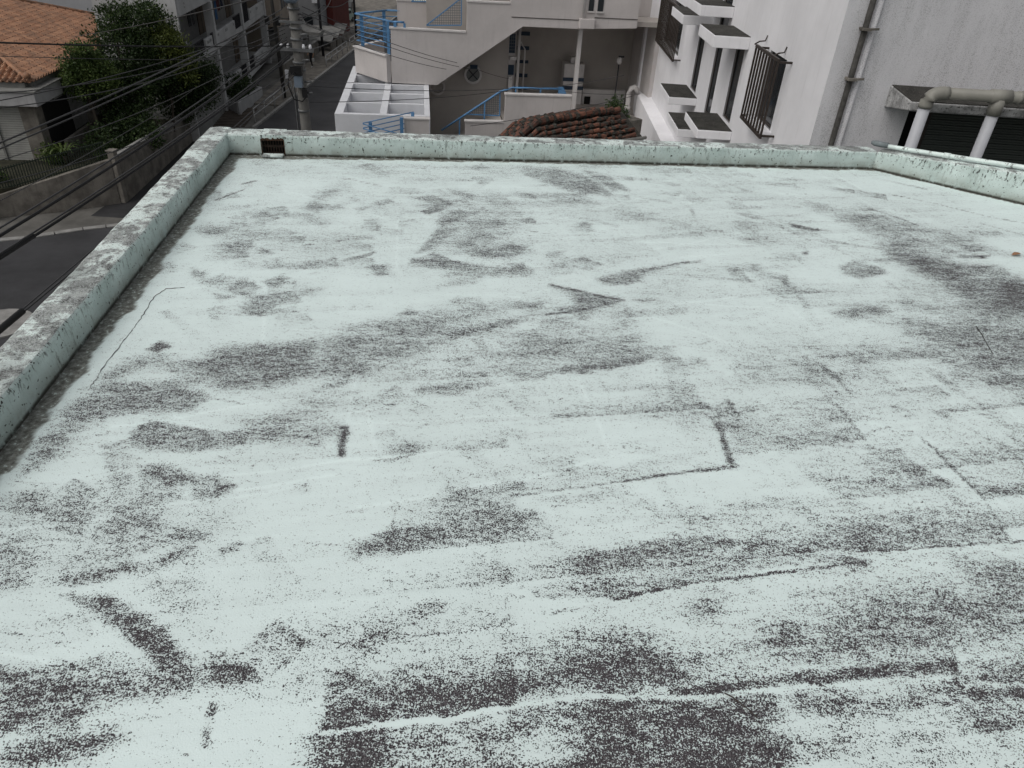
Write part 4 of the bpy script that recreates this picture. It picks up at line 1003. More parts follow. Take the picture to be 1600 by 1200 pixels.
def apt_panel(v0, v1, z0, z1):
    o = ap.box('balcony_panel', M_APT, -14.44,UA+.04,v0,v1,z0,z1, bevel=.02)
    c = (v0+v1)/2
    for dv in (-.3,0,.3): ap.box('slot', M_RAILD, UA+.04,UA+.045,c+dv-.05,c+dv+.05,z0+(z1-z0)*.55,z0+(z1-z0)*.8, parent=o)
    for vv in (v0+.35, v1-.55):
        for dv in (0,.2): ap.box('slot', M_RAILD, UA+.04,UA+.045,vv+dv-.04,vv+dv+.04,z0+(z1-z0)*.6,z0+(z1-z0)*.82, parent=o)
apt_panel(57.3,63.2,4.53,5.25); apt_panel(69.0,75.2,4.53,5.28); apt_panel(59.0,63.2,.83,1.82); apt_panel(69.0,75.2,.83,1.82); apt_panel(54.2,56.0,4.53,5.25)
def rail_run(v0, v1, z0, z1):
    mb = MB(); n = int((v1-v0)/.14)
    for k in range(n+1):
        vv = v0 + (v1-v0)*k/n; mb.box(-14.40,-14.37,vv-.012,vv+.012,z0,z1)
    mb.box(-14.41,-14.36,v0,v1,z1,z1+.05)
    ap.part('balcony_rail', mb, M_RAILD)
rail_run(63.3,65.7,4.53,5.4); rail_run(66.3,68.9,4.53,5.9); rail_run(63.3,65.7,.83,1.8); rail_run(66.3,68.9,.83,1.8); rail_run(56.05,56.7,4.53,5.3); rail_run(49.6,54.1,4.53,5.3)
for v0, z0 in ((52.6,4.53),(60.6,4.53),(69.5,4.53),(61.5,.83),(70.5,.83)):
    d = ap.box('door', M_DOOR, -16.295,-16.24,v0,v0+1.9,z0,z0+2.1)
    ap.box('door_frame', M_RAILD, -16.24,-16.22,v0+.92,v0+.98,z0,z0+2.1, parent=d)
for v0, z0 in ((50.4,5.5),(58.2,5.4),(58.6,1.8),(67,5.4),(73,5.4)):
    w = ap.box('window', plain('balcony_glass', (.03,.033,.036), .2), -16.295,-16.25,v0,v0+1.5,z0,z0+1.1)
    ap.box('window_frame', M_APT, -16.25,-16.235,v0+.72,v0+.78,z0,z0+1.1, parent=w)
# planter at its foot
pl = Thing('concrete_planter', 'pale concrete planter with dark shrub at the foot of the apartment block', 'planter', (-21.3,56.5,0))
pl.part('trough', wall_run((-20.85,53.6),(-21.15,59.6),.95,.75,.2), M_WHITE, bevel=.02)
pl.part('trough', wall_run((-23.2,55.9),(-20.9,53.5),.35,.93,.2), M_WHITE, bevel=.02)
pl.part('trough', wall_run((-21.2,59.65),(-22.4,59.9),.75,.75,.2), M_WHITE, bevel=.02)
make_tree('planter_shrub', 'dark bushy shrub growing in the apartment planter', (-22.0,57,0),
  [(-21.9,56.3,1.1,.8,1.1,.6),(-22.1,58.3,1.1,.8,1.1,.6),(-22.3,57.2,1.4,.7,1.2,.6)], 2600, .17, ML_DARK, 33, 'shrub', .06)
# laundry and chairs on the balconies
M_CL = [plain('cloth_navy',(.03,.035,.06),.9), plain('cloth_grey',(.10,.10,.11),.9), plain('cloth_black',(.02,.02,.02),.9), plain('cloth_blue',(.05,.11,.22),.9), plain('cloth_wine',(.08,.03,.035),.9)]
rod = Thing('laundry_rod', 'pale clothes rod under the upper balcony ceiling', 'rod', (-14.9,57.6,6.9), grid=True)
rod.tube('pole', M_CONC2, [(-14.95,57.4,6.85),(-14.95,65.4,6.75)], .03, 6)
for q in (58.0, 64.8): rod.bar('bracket', M_CONC2, (-14.95,q,6.85), (-14.95,q,7.2), .03)
for k, (v, w, h) in enumerate([(58.3,.55,.9),(59.2,.5,1.3),(60.0,.7,1.5),(60.9,.5,1.2),(61.8,.8,.75),(62.8,.6,.6)]):
    mb = MB(); n = 7; vv = []
    for j in range(5):
        for i in range(n):
            vv.append((-14.95 + .05*math.sin(i*2.1+j*.7+k) , v + (i/(n-1)-.5)*w*(1-.12*math.sin(j)), 6.82 - .03*k/6 - h*j/4 - .03*math.sin(i*1.7)))
    ff = [(j*n+i,j*n+i+1,(j+1)*n+i+1,(j+1)*n+i) for j in range(4) for i in range(n-1)]
    mb.add(vv, ff); o = mb.build('hanging_garment', M_CL[k % 5], origin=(-14.95, v, 6.8)); o.location = W(-14.95, v, 6.8); o.rotation_euler.z = TH
    tag(o, ['navy','grey','black','bright blue','wine red','faded navy'][k] + ' garment hung on the upper balcony clothes rod', 'laundry', 'laundry on the upper balcony')
def plastic_chair(u, v, z, rot, label):
    t = Thing('plastic_chair', label, 'chair', (0,0,0), group='chairs on the upper balcony'); m = M_PLW
    t.e.location = W(u, v, z); t.e.rotation_euler.z = rot
    t.box('seat', m, -.24,.24,-.24,.24,.41,.45, bevel=.01)
    mb = MB()
    for k in range(5): mb.bar((-.2+k*.1,.23,.45), (-.22+k*.11,.33,.88), .05, .02)
    mb.bar((-.24,.32,.86), (.24,.32,.86), .04, .07); t.part('backrest', mb, m)
    for sx in (-1,1):
        for sy in (-1,1): t.bar('leg', m, (sx*.21,sy*.21,.41), (sx*.25,sy*.25,0), .05)
        t.bar('armrest', m, (sx*.26,-.22,.66), (sx*.26,.28,.68), .05, .03)
M_PLW = plain('white_plastic', (.62,.62,.62), .4)
plastic_chair(-15.0,51.9,4.53,.6,'white plastic chair standing on the upper balcony')
plastic_chair(-15.1,51.0,4.53,1.2,'white plastic chair nearest the end wall of the upper balcony')
# ================================================================== STAIR BUILDING AT THE CENTRE (grid frame)
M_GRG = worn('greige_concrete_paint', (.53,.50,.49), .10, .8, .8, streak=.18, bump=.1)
M_GRGD = worn('greige_shaded', (.40,.37,.345), .12, .8, .85, bump=.1)  # same greige darkened: shade under stair and in recess put into the colour
M_LITE = worn('pale_coping_paint', (.58,.56,.55), .12, 2, .7)
M_BLUE = worn('blue_railing_paint', (.10,.24,.44), .2, 5, .45, speck=.2, bump=.1)
M_BLUED = plain('dark_blue_tile', (.025,.045,.075), .3)
M_FRAMEW = worn('white_frame_paint', (.66,.67,.70), .08, 2, .6, bump=.1)
M_SHADE = worn('frame_white_shaded', (.33,.34,.36), .1, 1.5, .7)  # frame white darkened: shade inside the deep cells put into the colour
M_GLASS = plain('dark_window_glass', (.022,.026,.03), .12)
st = Thing('stair_building', 'greige concrete building with exterior stairs, blue railings and round windows', 'building', (3,28,0), grid=True)
def vwall(name, v, th, poly, mat, parent=None, bevel=0):
    return st.part(name, MB().prism([(u, v, z) for u, z in poly], (0, th, 0)), mat, parent, bevel=bevel)
s1 = vwall('stair_wall', 28.0, .2, [(-1.12,8.30),(.50,8.28),(3.52,10.33),(5.50,10.33),(7.62,10.43),(7.62,13.2),(3.05,13.2),(3.05,11.02),(1.54,11.02),(1.54,10.05),(-1.10,10.08)], M_GRG)
for a, b in (((-1.15,28.1,10.10),(1.52,28.1,10.07)),((1.52,28.1,11.04),(3.03,28.1,11.04))):
    st.bar('coping', M_LITE, a, b, .26, .05)
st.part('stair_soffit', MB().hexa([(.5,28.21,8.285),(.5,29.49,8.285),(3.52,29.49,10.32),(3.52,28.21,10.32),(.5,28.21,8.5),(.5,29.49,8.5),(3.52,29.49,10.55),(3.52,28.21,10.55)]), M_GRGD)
# turned landing
la, lb, lc = (-1.12,28.05), (-2.37,29.66), (-1.5,31.3)
def run(name, a, b, z0, z1, th, mat):
    a, b = Vector(a), Vector(b); t = (b-a).normalized(); n = Vector((-t.y, t.x))*-th
    return st.part(name, MB().hexa([(a.x,a.y,z0),(b.x,b.y,z0),(b.x+n.x,b.y+n.y,z0),(a.x+n.x,a.y+n.y,z0),(a.x,a.y,z1),(b.x,b.y,z1),(b.x+n.x,b.y+n.y,z1),(a.x+n.x,a.y+n.y,z1)]), mat)
run('landing_wall', (-1.14,28.03), lb, 8.32, 9.19, -.18, M_GRG); run('landing_wall', lb, lc, 8.325, 9.195, -.18, M_GRG)
run('coping', (-1.15,28.0), (-2.40,29.68), 9.195, 9.24, -.22, M_LITE)
st.part('landing_floor', MB().prism([(-1.0,28.21,8.33),(.9,28.21,8.33),(.9,31.2,8.33),(-1.45,31.2,8.33),(-2.2,29.7,8.33)], (0,0,.12)), M_GRGD)
st.box('back_flight_wall', M_GRG, -.95,.18,31.0,31.2,8.2,10.62); st.box('coping', M_LITE, -.98,.18,30.97,31.23,10.622,10.67)
def rail(pts, zs, r, posts, name='railing', top_r=None):
    """bars along pts (u,v) at heights zs, posts at (u,v,z0,z1,w)"""
    for u_, v_, z0, z1, w in posts: st.box('post', M_BLUE, u_-w/2,u_+w/2,v_-w/2,v_+w/2,z0,z1)
    for z in zs:
        for a, b in zip(pts[:-1], pts[1:]):
            st.tube('rail_bar', M_BLUE, [(*a, z), (*b, z)], top_r if (top_r and z == zs[-1]) else r, 6)
rail([(-.62,28.1),(-1.05,28.12),(-2.42,29.70),(-1.35,31.0),(.15,31.1)], [9.40,9.57,9.74,9.91,10.08,10.28], .017,
     [(-2.20,29.62,9.2,10.28,.12),(-1.20,28.22,9.2,10.28,.10),(-.95,28.08,9.9,10.28,.10),(-.62,28.08,9.9,10.25,.08),(-1.45,30.95,9.2,10.3,.12),(-.5,31.1,10.6,10.85,.08)], top_r=.035)
def mesh_panel(v, a, b, c, fr=.035, step=.075):
    """triangular guard: blue frame and a fine wire grid; (u,z) corners, a low, b high, c foot of b"""
    o = st.part('guard_frame', MB().bar((a[0],v,a[1]),(b[0],v,b[1]),fr).bar((b[0],v,b[1]),(c[0],v,c[1]),fr).bar((a[0],v,a[1]),(c[0],v,c[1]),fr), M_BLUE)
    mb = MB(); A, B, C_ = Vector(a), Vector(b), Vector(c); n = int((C_-A).length/step)
    for k in range(1, n):
        f = k/n; p = A*(1-f)+C_*f; q = A*(1-f)+B*f
        mb.bar((p.x,v,p.y),(q.x,v,q.y),.016)
    m = int((B-C_).length/step)
    for k in range(1, m):
        f = k/m; p = C_*(1-f)+B*f; q = A*(1-f)+B*f
        mb.bar((q.x,v+.01,q.y),(p.x,v+.01,p.y),.016)
    st.part('wire_mesh', mb, M_MESH, o)
M_MESH = plain('galvanised_mesh', (.16,.17,.18), .5)
mesh_panel(28.45, (.14,10.17), (1.36,11.08), (1.37,10.22)); mesh_panel(30.6, (-.40,10.66), (.16,11.1), (.17,10.68))
# shaded wall under the stair with the round windows
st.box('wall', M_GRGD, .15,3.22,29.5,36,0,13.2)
def round_window(u, z, r, bars):
    v = 29.5; n = 28; mb = MB()
    ring = lambda rr, vv: [(u+rr*math.cos(2*math.pi*k/n), vv, z+rr*math.sin(2*math.pi*k/n)) for k in range(n)]
    prof = [ring(r*1.12, v-.002), ring(r*1.12, v-.08), ring(r*.86, v-.08), ring(r*.86, v-.02)]
    for q in prof: mb.v += q
    for a in range(3):
        for k in range(n): mb.f.append((a*n+k, a*n+(k+1) % n, (a+1)*n+(k+1) % n, (a+1)*n+k)); mb.m.append(0)
    o = st.part('round_window', mb, M_LITE if bars else M_GRG, smooth=False)
    g = MB(); g.v = ring(r*.87, v-.015); g.f = [tuple(range(n))]; g.m = [0]
    st.part('pane', g, M_WGLS if bars else M_GRGD, o)
    if bars:
        st.bar('glazing_bar', M_RAILD, (u-r*.6,v-.04,z+r*.6), (u+r*.6,v-.04,z-r*.6), .035, parent=o)
        st.bar('glazing_bar', M_RAILD, (u-r*.6,v-.045,z-r*.6), (u+r*.6,v-.045,z+r*.6), .03, parent=o)
        st.box('hood', M_BLUED, u-.12,u+.16,v-.14,v-.081,z+r*.75,z+r*1.2, parent=o)
M_WGLS = plain('grey_round_glass', (.20,.205,.20), .25)
round_window(1.89, 8.40, .30, True); round_window(.53, 7.92, .27, False)
# recess: back wall, floor, soffit, stripes, glass blocks
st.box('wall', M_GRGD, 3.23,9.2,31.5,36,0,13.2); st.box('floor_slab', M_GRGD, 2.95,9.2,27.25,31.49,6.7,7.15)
st.box('soffit', M_GRGD, 3.53,9.2,28.21,31.49,10.46,10.62); st.box('upper_wall', M_GRG, 3.23,9.2,29.6,31.49,10.63,13.1)
st.box('wall', M_GRG, 8.5,8.7,28.3,31.49,7.16,10.45)
for za, zb in ((9.55,9.69),(9.02,9.16),(8.52,8.64),(7.99,8.13),(7.51,7.63)): st.box('tile_stripe', M_BLUED, 3.76,4.26,31.47,31.497,za,zb)
st.box('side_pier', M_GRG, 3.225,3.50,29.6,30.0,7.16,10.45)
gb = st.box('glass_block_window', M_BLUED, 3.24,3.46,29.57,29.598,9.2,9.86)
for k in range(1,6): st.box('block_joint', M_MESH, 3.24,3.46,29.565,29.569,9.2+k*.11-.008,9.2+k*.11+.008, parent=gb)
for k in range(1,3): st.box('block_joint', M_MESH, 3.24+k*.073-.006,3.24+k*.073+.006,29.56,29.564,9.2,9.86, parent=gb)
st.box('glass_block_window', M_BLUED, 3.24,3.46,29.57,29.598,8.42,8.78)
st.tube('downpipe', M_LITE, [(3.60,29.5,7.16),(3.60,29.5,10.44)], .055, 8); st.tube('downpipe', M_LITE, [(3.88,29.9,7.16),(3.88,29.9,9.3),(3.7,29.8,9.55)], .03, 6)
lp = st.box('wall_lamp', M_LITE, 3.28,3.52,29.38,29.56,8.98,9.1)
st.bar('lamp_arm', M_LITE, (3.4,29.58,9.05), (3.4,29.5,9.05), .04, parent=lp)
st.box('downpipe_shoe', M_LITE, 3.25,3.40,29.40,29.56,7.5,8.38)
st.box('gutter_box', M_GRG, 5.50,6.04,27.78,27.998,10.37,10.68, bevel=.015)
st.tube('gutter_pipe', M_LITE, [(5.62,27.9,10.68),(5.62,27.9,13.1)], .05, 8)
M_GROOVE = plain('groove_shade_strip', (.07,.065,.06), .9)  # dark strip on the wall face, painting the shade of a groove
st.box('groove', M_GROOVE, 3.10,5.49,27.985,27.999,10.60,10.625); st.box('groove', M_GROOVE, 6.05,7.62,27.985,27.999,10.70,10.725)
for u0, u1 in ((5.80,5.98),(6.12,6.32)):
    w = st.box('slot_window', M_GLASS, u0,u1,27.975,27.998,10.92,12.4); st.box('sill', M_LITE, u0-.03,u1+.03,27.93,27.99,10.87,10.915, parent=w)
st.box('column', M_LITE, 5.60,5.75,28.35,28.5,7.16,10.45)
st.box('banded_pier', M_LITE, 5.62,6.44,30.7,31.3,7.16,8.70, bevel=.02)
for za, zb in ((8.05,8.19),(7.73,7.87)): st.box('tile_band', M_BLUED, 5.60,6.46,30.68,30.699,za,zb)
st.box('pier_cap', M_LITE, 5.90,6.14,30.85,31.1,8.702,8.92)
st.box('garden_wall', M_LITE, 6.50,8.3,30.9,31.1,6.9,7.72)
st.box('dark_opening', M_DARKHOLE, 6.6,6.85,30.87,30.898,6.95,7.45)
# lower parapet, lower stair, blue handrail
vwall('lower_stair_wall', 27.0, .2, [(1.49,0),(5.30,0),(5.30,8.23),(2.91,8.22),(2.91,7.26),(1.49,7.25)], M_GRG)
for a, b in (((2.88,27.1,8.25),(5.32,27.1,8.26)),((1.46,27.1,7.28),(2.88,27.1,7.285))): st.bar('coping', M_LITE, a, b, .26, .05)
mesh_panel(27.35, (1.53,7.45), (2.74,8.27), (2.76,7.43), .04)
st.tube('handrail', M_BLUE, [(.64,27.3,6.86),(2.75,27.3,8.28),(3.2,27.3,8.42),(4.95,27.3,8.44)], .035, 8)
for u_, z in ((1.3,7.3),(2.2,7.9),(3.3,8.42),(4.2,8.42)): st.bar('rail_post', M_BLUE, (u_,27.3,z-.9), (u_,27.3,z), .05)
st.part('rail_bracket', MB().prism([(4.85,27.28,8.05),(5.15,27.28,8.05),(5.15,27.28,8.3),(5.02,27.28,8.5),(4.85,27.28,8.5)], (0,.05,0)), M_BLUE)
st.part('lower_stairs', MB().prism([(.3,27.4,5.6),(2.9,27.4,5.6),(2.9,27.4,7.15),(.3,27.4,5.62)], (0,2.0,0)), M_GRGD)
# near landing rail and its wall
st.box('wall', M_GRG, -.58,.16,22.62,22.8,0,8.38); st.box('coping', M_LITE, -.61,.19,22.59,22.83,8.382,8.42)
def xrail(a, b, dz, r=.016):
    for d in dz: st.tube('rail_bar', M_BLUE, [Vector(a)-Vector((0,0,d)), Vector(b)-Vector((0,0,d))], r, 6)
xrail((-1.80,22.5,8.26), (-.30,22.9,8.53), (.0,.14,.28,.42)); xrail((-1.80,22.5,8.25), (-.62,21.75,8.16), (.01,.15,.29,.43))
for u_, v_, z in ((-1.58,22.52,8.28),(-.66,22.55,8.44),(-.33,22.85,8.52)): st.box('post', M_BLUE, u_-.05,u_+.05,v_-.05,v_+.05,7.2,z)
# white pergola frame on its walls
pg = Thing('white_pergola', 'white open grid pergola frame over the side court beside the stair wall', 'pergola', (-1.3,27,0), grid=True)
def pbox(n, *b, mat=M_FRAMEW): return pg.box(n, mat, *b, bevel=.01)
pbox('front_wall', -2.72,.20,23.50,23.68,0,8.27, mat=M_FRAMEW); pbox('side_beam', -2.72,-2.47,23.685,31.0,6.9,8.268); pbox('side_beam', .02,.20,23.685,29.4,6.9,8.267)
pbox('middle_beam', -1.36,-1.14,23.685,29.9,7.2,8.265)
for v in (25.10,26.52,27.95,29.40): 
    pbox('cross_beam', -2.465,-1.365,v-.05,v+.05,7.25,8.262); pbox('cross_beam', -1.135,.015,v-.05,v+.05,7.25,8.262)
pg.box('court_floor', M_SHADE, -2.46,.01,23.69,30.9,6.80,6.88); pg.box('back_wall', M_SHADE, -2.46,.01,30.9,31.0,6.9,8.2)
pg.box('wedge_gusset', M_CONC, -2.46,-2.36,25.6,25.8,7.3,8.0)
pg.box('base_wall', M_FRAMEW, -2.7,.18,23.69,30.99,0,6.79)
# thin lamp post in the recess
tl_ = Thing('courtyard_lamp', 'thin black lamp post with round lamp in the recess by the white wall', 'lamp', (7.55,29.6,7.16), grid=True)
tl_.tube('post', M_RAILD, [(7.55,29.6,7.16),(7.55,29.6,8.95)], .025, 6)
tl_.tube('globe', M_LITE, [(7.55,29.6,8.95),(7.55,29.6,9.02),(7.55,29.6,9.12),(7.55,29.6,9.2)], [.05,.10,.10,.04], 10)
tl_.bar('arm', M_RAILD, (7.5,29.6,9.22), (7.72,29.6,9.22), .06)

# ================================================================== OLD RED TILE ROOF BEHIND THE PARAPET
M_REVG = worn('grey_eave', (.22,.225,.23), .15, 3, .8)
M_RTILE = tile_mat('old_red_tile', (.085,.036,.025), (.20,.085,.055), (.024,.022,.019), 1.0, 6.5)
M_MORT = worn('dark_mossy_mortar', (.045,.043,.037), .6, 8, .95, speck=.5, dirt=(.15,.145,.13))
RTH = TH + R(27)
rt = Thing('red_tile_roof', 'old mossy red tile roof with rows of barrel tiles just behind the far parapet', 'roof', (0,0,0))
rt.e.location = W(5.62,21.78,8.17); rt.e.rotation_euler.z = RTH; rt.base = Vector((0,0,0))
# local: x along the rows (left is negative), y away, z up from 8.4; the left end dips like a hip
RZ = .83
def rz(x, y):
    z = RZ - (abs(y)*.47 if y < 0 else y*.20) - .03*abs(x)
    d = -3.0 - x + (y + 1.0)*.15
    return z - (max(0, d)*.62)
bx_ = [.3 - .35*k for k in range(13)]; by_ = [-1.0,-.5,0,.6,1.2]
mb = MB(); mb.v = [(x, y, rz(x, y) - .05) for x in bx_ for y in by_]; mb.f = [(i*5+j, i*5+j+1, (i+1)*5+j+1, (i+1)*5+j) for i in range(12) for j in range(4)]; mb.m = [0]*48
rt.part('roof_bed', mb, M_MORT)
rt.box('wall', M_CONC, -3.6,.25,-.9,1.0,-8.4,-.15)
rt.part('gutter', MB().tube([(-2.9,-1.08,.27),(.35,-1.08,.30)], .05, 8), M_GREYF)
rt.box('eave_board', M_REVG, -3.0,.3,-1.06,-.9,.02,.25)
o = MB().tube([(0,0,0),(.27,0,.014)], [.060,.068], 8).build('roof_tile', M_RTILE); tmr = o.data; bpy.data.objects.remove(o)
o = MB().tube([(-.035,0,0),(.03,0,0)], [.074,.078], 7).build('mortar_joint', M_MORT); mjr = o.data; bpy.data.objects.remove(o)
for r_ in range(12):
    y = -.98 + r_*.185
    for k in range(16):
        x = -.02 - k*.262 + (r_ % 2)*.11
        if x < -4.0 + abs(y)*.2: continue
        x2 = x - .27; dz = rz(x, y) - rz(x2, y); a_ = math.atan2(dz, .27)
        big = 1.45 if r_ == 5 else 1.0
        o = shared(tmr, 'roof_tile', rt.e, (x2, y + rnd.uniform(-.02,.02), rz(x2, y) + rnd.uniform(-.02,.025) + (.06 if r_ == 5 else 0)), (0, -a_ + rnd.uniform(-.06,.06), rnd.uniform(-.09,.09)), (1, big, big))
        shared(mjr, 'mortar_joint', rt.e, (x2, y, rz(x2, y) + .012 + (.06 if r_ == 5 else 0)), (0, -a_, 0), (rnd.uniform(.7,2.4), big*rnd.uniform(.8,1.3), big*rnd.uniform(.8,1.2)))
# a low flat ledge at its right end carries plants and pots
rt.box('side_ledge', M_CONC, .32,1.25,.1,1.5,-8.4,.46, bevel=.02)
def ledge_pt(x, y): return rt_M @ Vector((x, y, .46))
rt_M = Matrix.Translation(rt.e.location) @ Matrix.Rotation(RTH, 4, 'Z')
for k, (x, y, r, m, lab) in enumerate([(.50,.35,.20,ML_DARK,'weedy green plant at the right end of the old red tile roof'),(.95,1.1,.24,ML_DARK,'dark shrub farthest back on the ledge behind the red tile roof')]):
    p = ledge_pt(x, y); make_tree('ledge_plant', lab, p, [(p.x,p.y,p.z+r*.9,r,r,r*.8)], 300, .09, m, 60+k, 'plant', .015)
for k, (x, y, m, lab) in enumerate([(.62,.75,M_BLUE,'blue plastic bucket on the ledge at the right end of the red tile roof'),(.85,.45,M_GREYF,'grey bucket on the ledge at the right end of the red tile roof')]):
    p = ledge_pt(x, y); t = Thing('bucket', lab, 'bucket', p)
    t.tube('body', m, [p, p+Vector((0,0,.20))], [.085,.11], 12); t.tube('rim', m, [p+Vector((0,0,.20)), p+Vector((0,0,.22))], [.12,.12], 12)
vent = Thing('vent_duct', 'white curved vent pipe standing in the recess next to the white building', 'duct', (7.95,29.0,7.15), grid=True)
vent.tube('duct', M_LITE, [(7.95,29,7.15),(7.95,29,7.75),(7.93,29,8.0),(8.0,29,8.2),(8.12,29,8.25),(8.24,29,8.15),(8.27,29,8.0)], .10, 12)
vent.tube('collar', M_LITE, [(7.95,29,7.45),(7.95,29,7.53)], .125, 12)

# ================================================================== WHITE BUILDING ON THE RIGHT (world frame)
def stucco_mat():
    t = NT('grey_rough_stucco'); p = t.pos()
    n = t.noise(p, 64, 3, .7); st_ = t.noise(t.pos((2.2,2.2,.35)), 1.1, 6, .7); b = t.noise(p, .8, 4, .6)
    c = t.mix(t.ramp(b, .3, .7), (.66,.655,.68), (.74,.735,.76))
    d = t.math('MULTIPLY', t.ramp(st_, .36, .68), .95)
    c = t.mix(t.math('MULTIPLY', t.ramp(n, .50, .62), t.math('ADD', .12, t.math('MULTIPLY', d, .7)), clamp=True), c, (.22,.22,.225))
    c = t.mix(t.math('MULTIPLY', d, .22), c, (.30,.30,.31))
    t.bump(n, .7, .012); return t.out(c, .85)
M_STUC = stucco_mat()
M_WB = worn('white_textured_wall', (.81,.805,.83), .09, .7, .8, streak=.20, bump=.45, fine=55, dirt=(.36,.355,.35))
M_STAIN = worn('blackened_slab_top', (.040,.038,.034), .6, 3, .9, speck=.45, dirt=(.20,.195,.17))
M_REV = worn('shaded_reveal', (.30,.30,.31), .1, 2, .7)  # white wall greyed: shade on the reveal faces put into the colour
M_BRZ = worn('dark_bronze_bar', (.040,.031,.026), .3, 10, .5, bump=0)
wb = Thing('white_building', 'white rendered building with slab ledges, slit windows and grey stuccoed right wing', 'building', (4.6,12.2,0))
XW, Y0, Y1 = 4.6, 12.2, 30.5
holes = [(17.35,18.10,10.0,11.60),(19.40,20.10,9.62,11.58),(21.60,22.40,9.78,11.45),(14.35,15.45,10.62,11.86),(25.2,28.4,10.15,11.55),(19.32,20.25,11.66,12.9)]
def facade(x, y0, y1, z0, z1, holes, depth):
    ys = sorted({y0, y1, *[h[i] for h in holes for i in (0,1)]}); zs = sorted({z0, z1, *[h[i] for h in holes for i in (2,3)]}); mb = MB()
    for ya, yb in zip(ys[:-1], ys[1:]):
        for za, zb in zip(zs[:-1], zs[1:]):
            yc, zc = (ya+yb)/2, (za+zb)/2
            if any(h[0] < yc < h[1] and h[2] < zc < h[3] for h in holes): continue
            mb.add([(x,ya,za),(x,yb,za),(x,yb,zb),(x,ya,zb)], [(0,3,2,1)])
    for h in holes:
        a, b, c, d = h; X = x + depth
        mb.add([(x,a,c),(X,a,c),(X,a,d),(x,a,d)], [(0,1,2,3)], 1); mb.add([(x,b,c),(x,b,d),(X,b,d),(X,b,c)], [(0,1,2,3)], 1)
        mb.add([(x,a,c),(x,b,c),(X,b,c),(X,a,c)], [(0,1,2,3)], 1); mb.add([(x,a,d),(X,a,d),(X,b,d),(x,b,d)], [(0,1,2,3)], 1)
    return mb
wb.part('wall', facade(XW, Y0, Y1, 0, 15, holes, .065), [M_WB, M_REV])
wb.part('wall', MB().add([(4.6,30.5,0),(4.6,30.5,15),(4.2,30.5,0),(4.2,30.5,15),(4.2,34.5,0),(4.2,34.5,15),(14,34.5,0),(14,34.5,15)], [(0,1,3,2),(2,3,5,4),(4,5,7,6)]), M_WB)
wb.part('roof', MB().box(4.2,14,12.2,34.5,15.0,15.2), M_WB)
wb.tube('corner_pipe', M_WB, [(4.14,33.6,0),(4.14,33.6,14.8)], .07, 8)
for h in holes:
    w = wb.box('window', M_GLASS, XW+.050,XW+.060,h[0]+.002,h[1]-.002,h[2]+.002,h[3]-.002)
    wb.box('frame_bar', M_BRZ, XW+.034,XW+.049,h[0]+.003,h[1]-.003,h[2]+.003,h[2]+.05, parent=w)
    wb.box('frame_bar', M_BRZ, XW+.034,XW+.049,h[1]-.05,h[1]-.004,h[2]+.052,h[3]-.004, parent=w)
def ledge(y0, y1, z0, z1, x0=3.82):
    o = wb.box('slab_ledge', M_WB, x0,XW-.002,y0,y1,z0-.03,z1, bevel=.012)
    wb.box('stained_top', M_STAIN, x0+.012,XW-.004,y0+.012,y1-.012,z1+.001,z1+.012, parent=o)
ledge(17.06,18.80,11.64,11.85); ledge(21.1,23.0,11.58,11.77); ledge(19.0,20.9,12.02,12.22); ledge(16.94,18.65,9.76,9.92); ledge(21.2,23.0,9.56,9.72); ledge(19.2,21.0,9.20,9.36); ledge(28.5,30.0,6.62,6.85,3.5)
def grille(y0, y1, z0, z1, xo, n):
    g = Thing('window_grille', 'dark bronze barred window grille standing proud of the white wall, ' + ('beside the grey pipe' if y0 < 20 else 'partly behind the slab ledges'), 'grille', (XW,(y0+y1)/2,z0), group='window grilles')
    for k in range(n):
        yy = y0 + (y1-y0)*k/(n-1); g.box('bar', M_BRZ, xo,xo+.035,yy-.016,yy+.016,z0,z1)
    for z in (z0, z1): g.box('rail', M_BRZ, xo-.004,xo+.04,y0-.02,y1+.02,z-.025,z+.025)
    for yy in (y0, y1):
        for z in (z0+.03, z1-.03): g.box('bracket', M_BRZ, xo+.041,XW-.003,yy-.018,yy+.018,z-.018,z+.018)
    if y0 < 20:
        for yy in (14.52,15.88): g.part('hook', MB().tube([(xo+.02,yy-.1,z1),(xo+.12,yy-.05,z1+.05),(XW-.03,yy,z1+.06),(XW-.005,yy,z1+.16)], .014, 6), M_BRZ)
grille(14.02,15.60,10.56,11.90,4.33,9); grille(24.6,28.8,10.1,11.55,4.35,17)
wb.box('window_sill', M_WB, 4.42,XW-.002,14.25,15.55,10.53,10.61); wb.box('window_sill', M_WB, 4.45,XW-.002,25.1,28.5,10.06,10.14)
wb.part('lower_ledge', MB().hexa([(4.15,22.2,0),(4.598,22.2,0),(4.598,30.49,0),(4.15,30.49,0),(4.15,22.2,8.0),(4.598,22.2,8.05),(4.598,30.49,8.05),(4.15,30.49,8.0)]), M_WB)
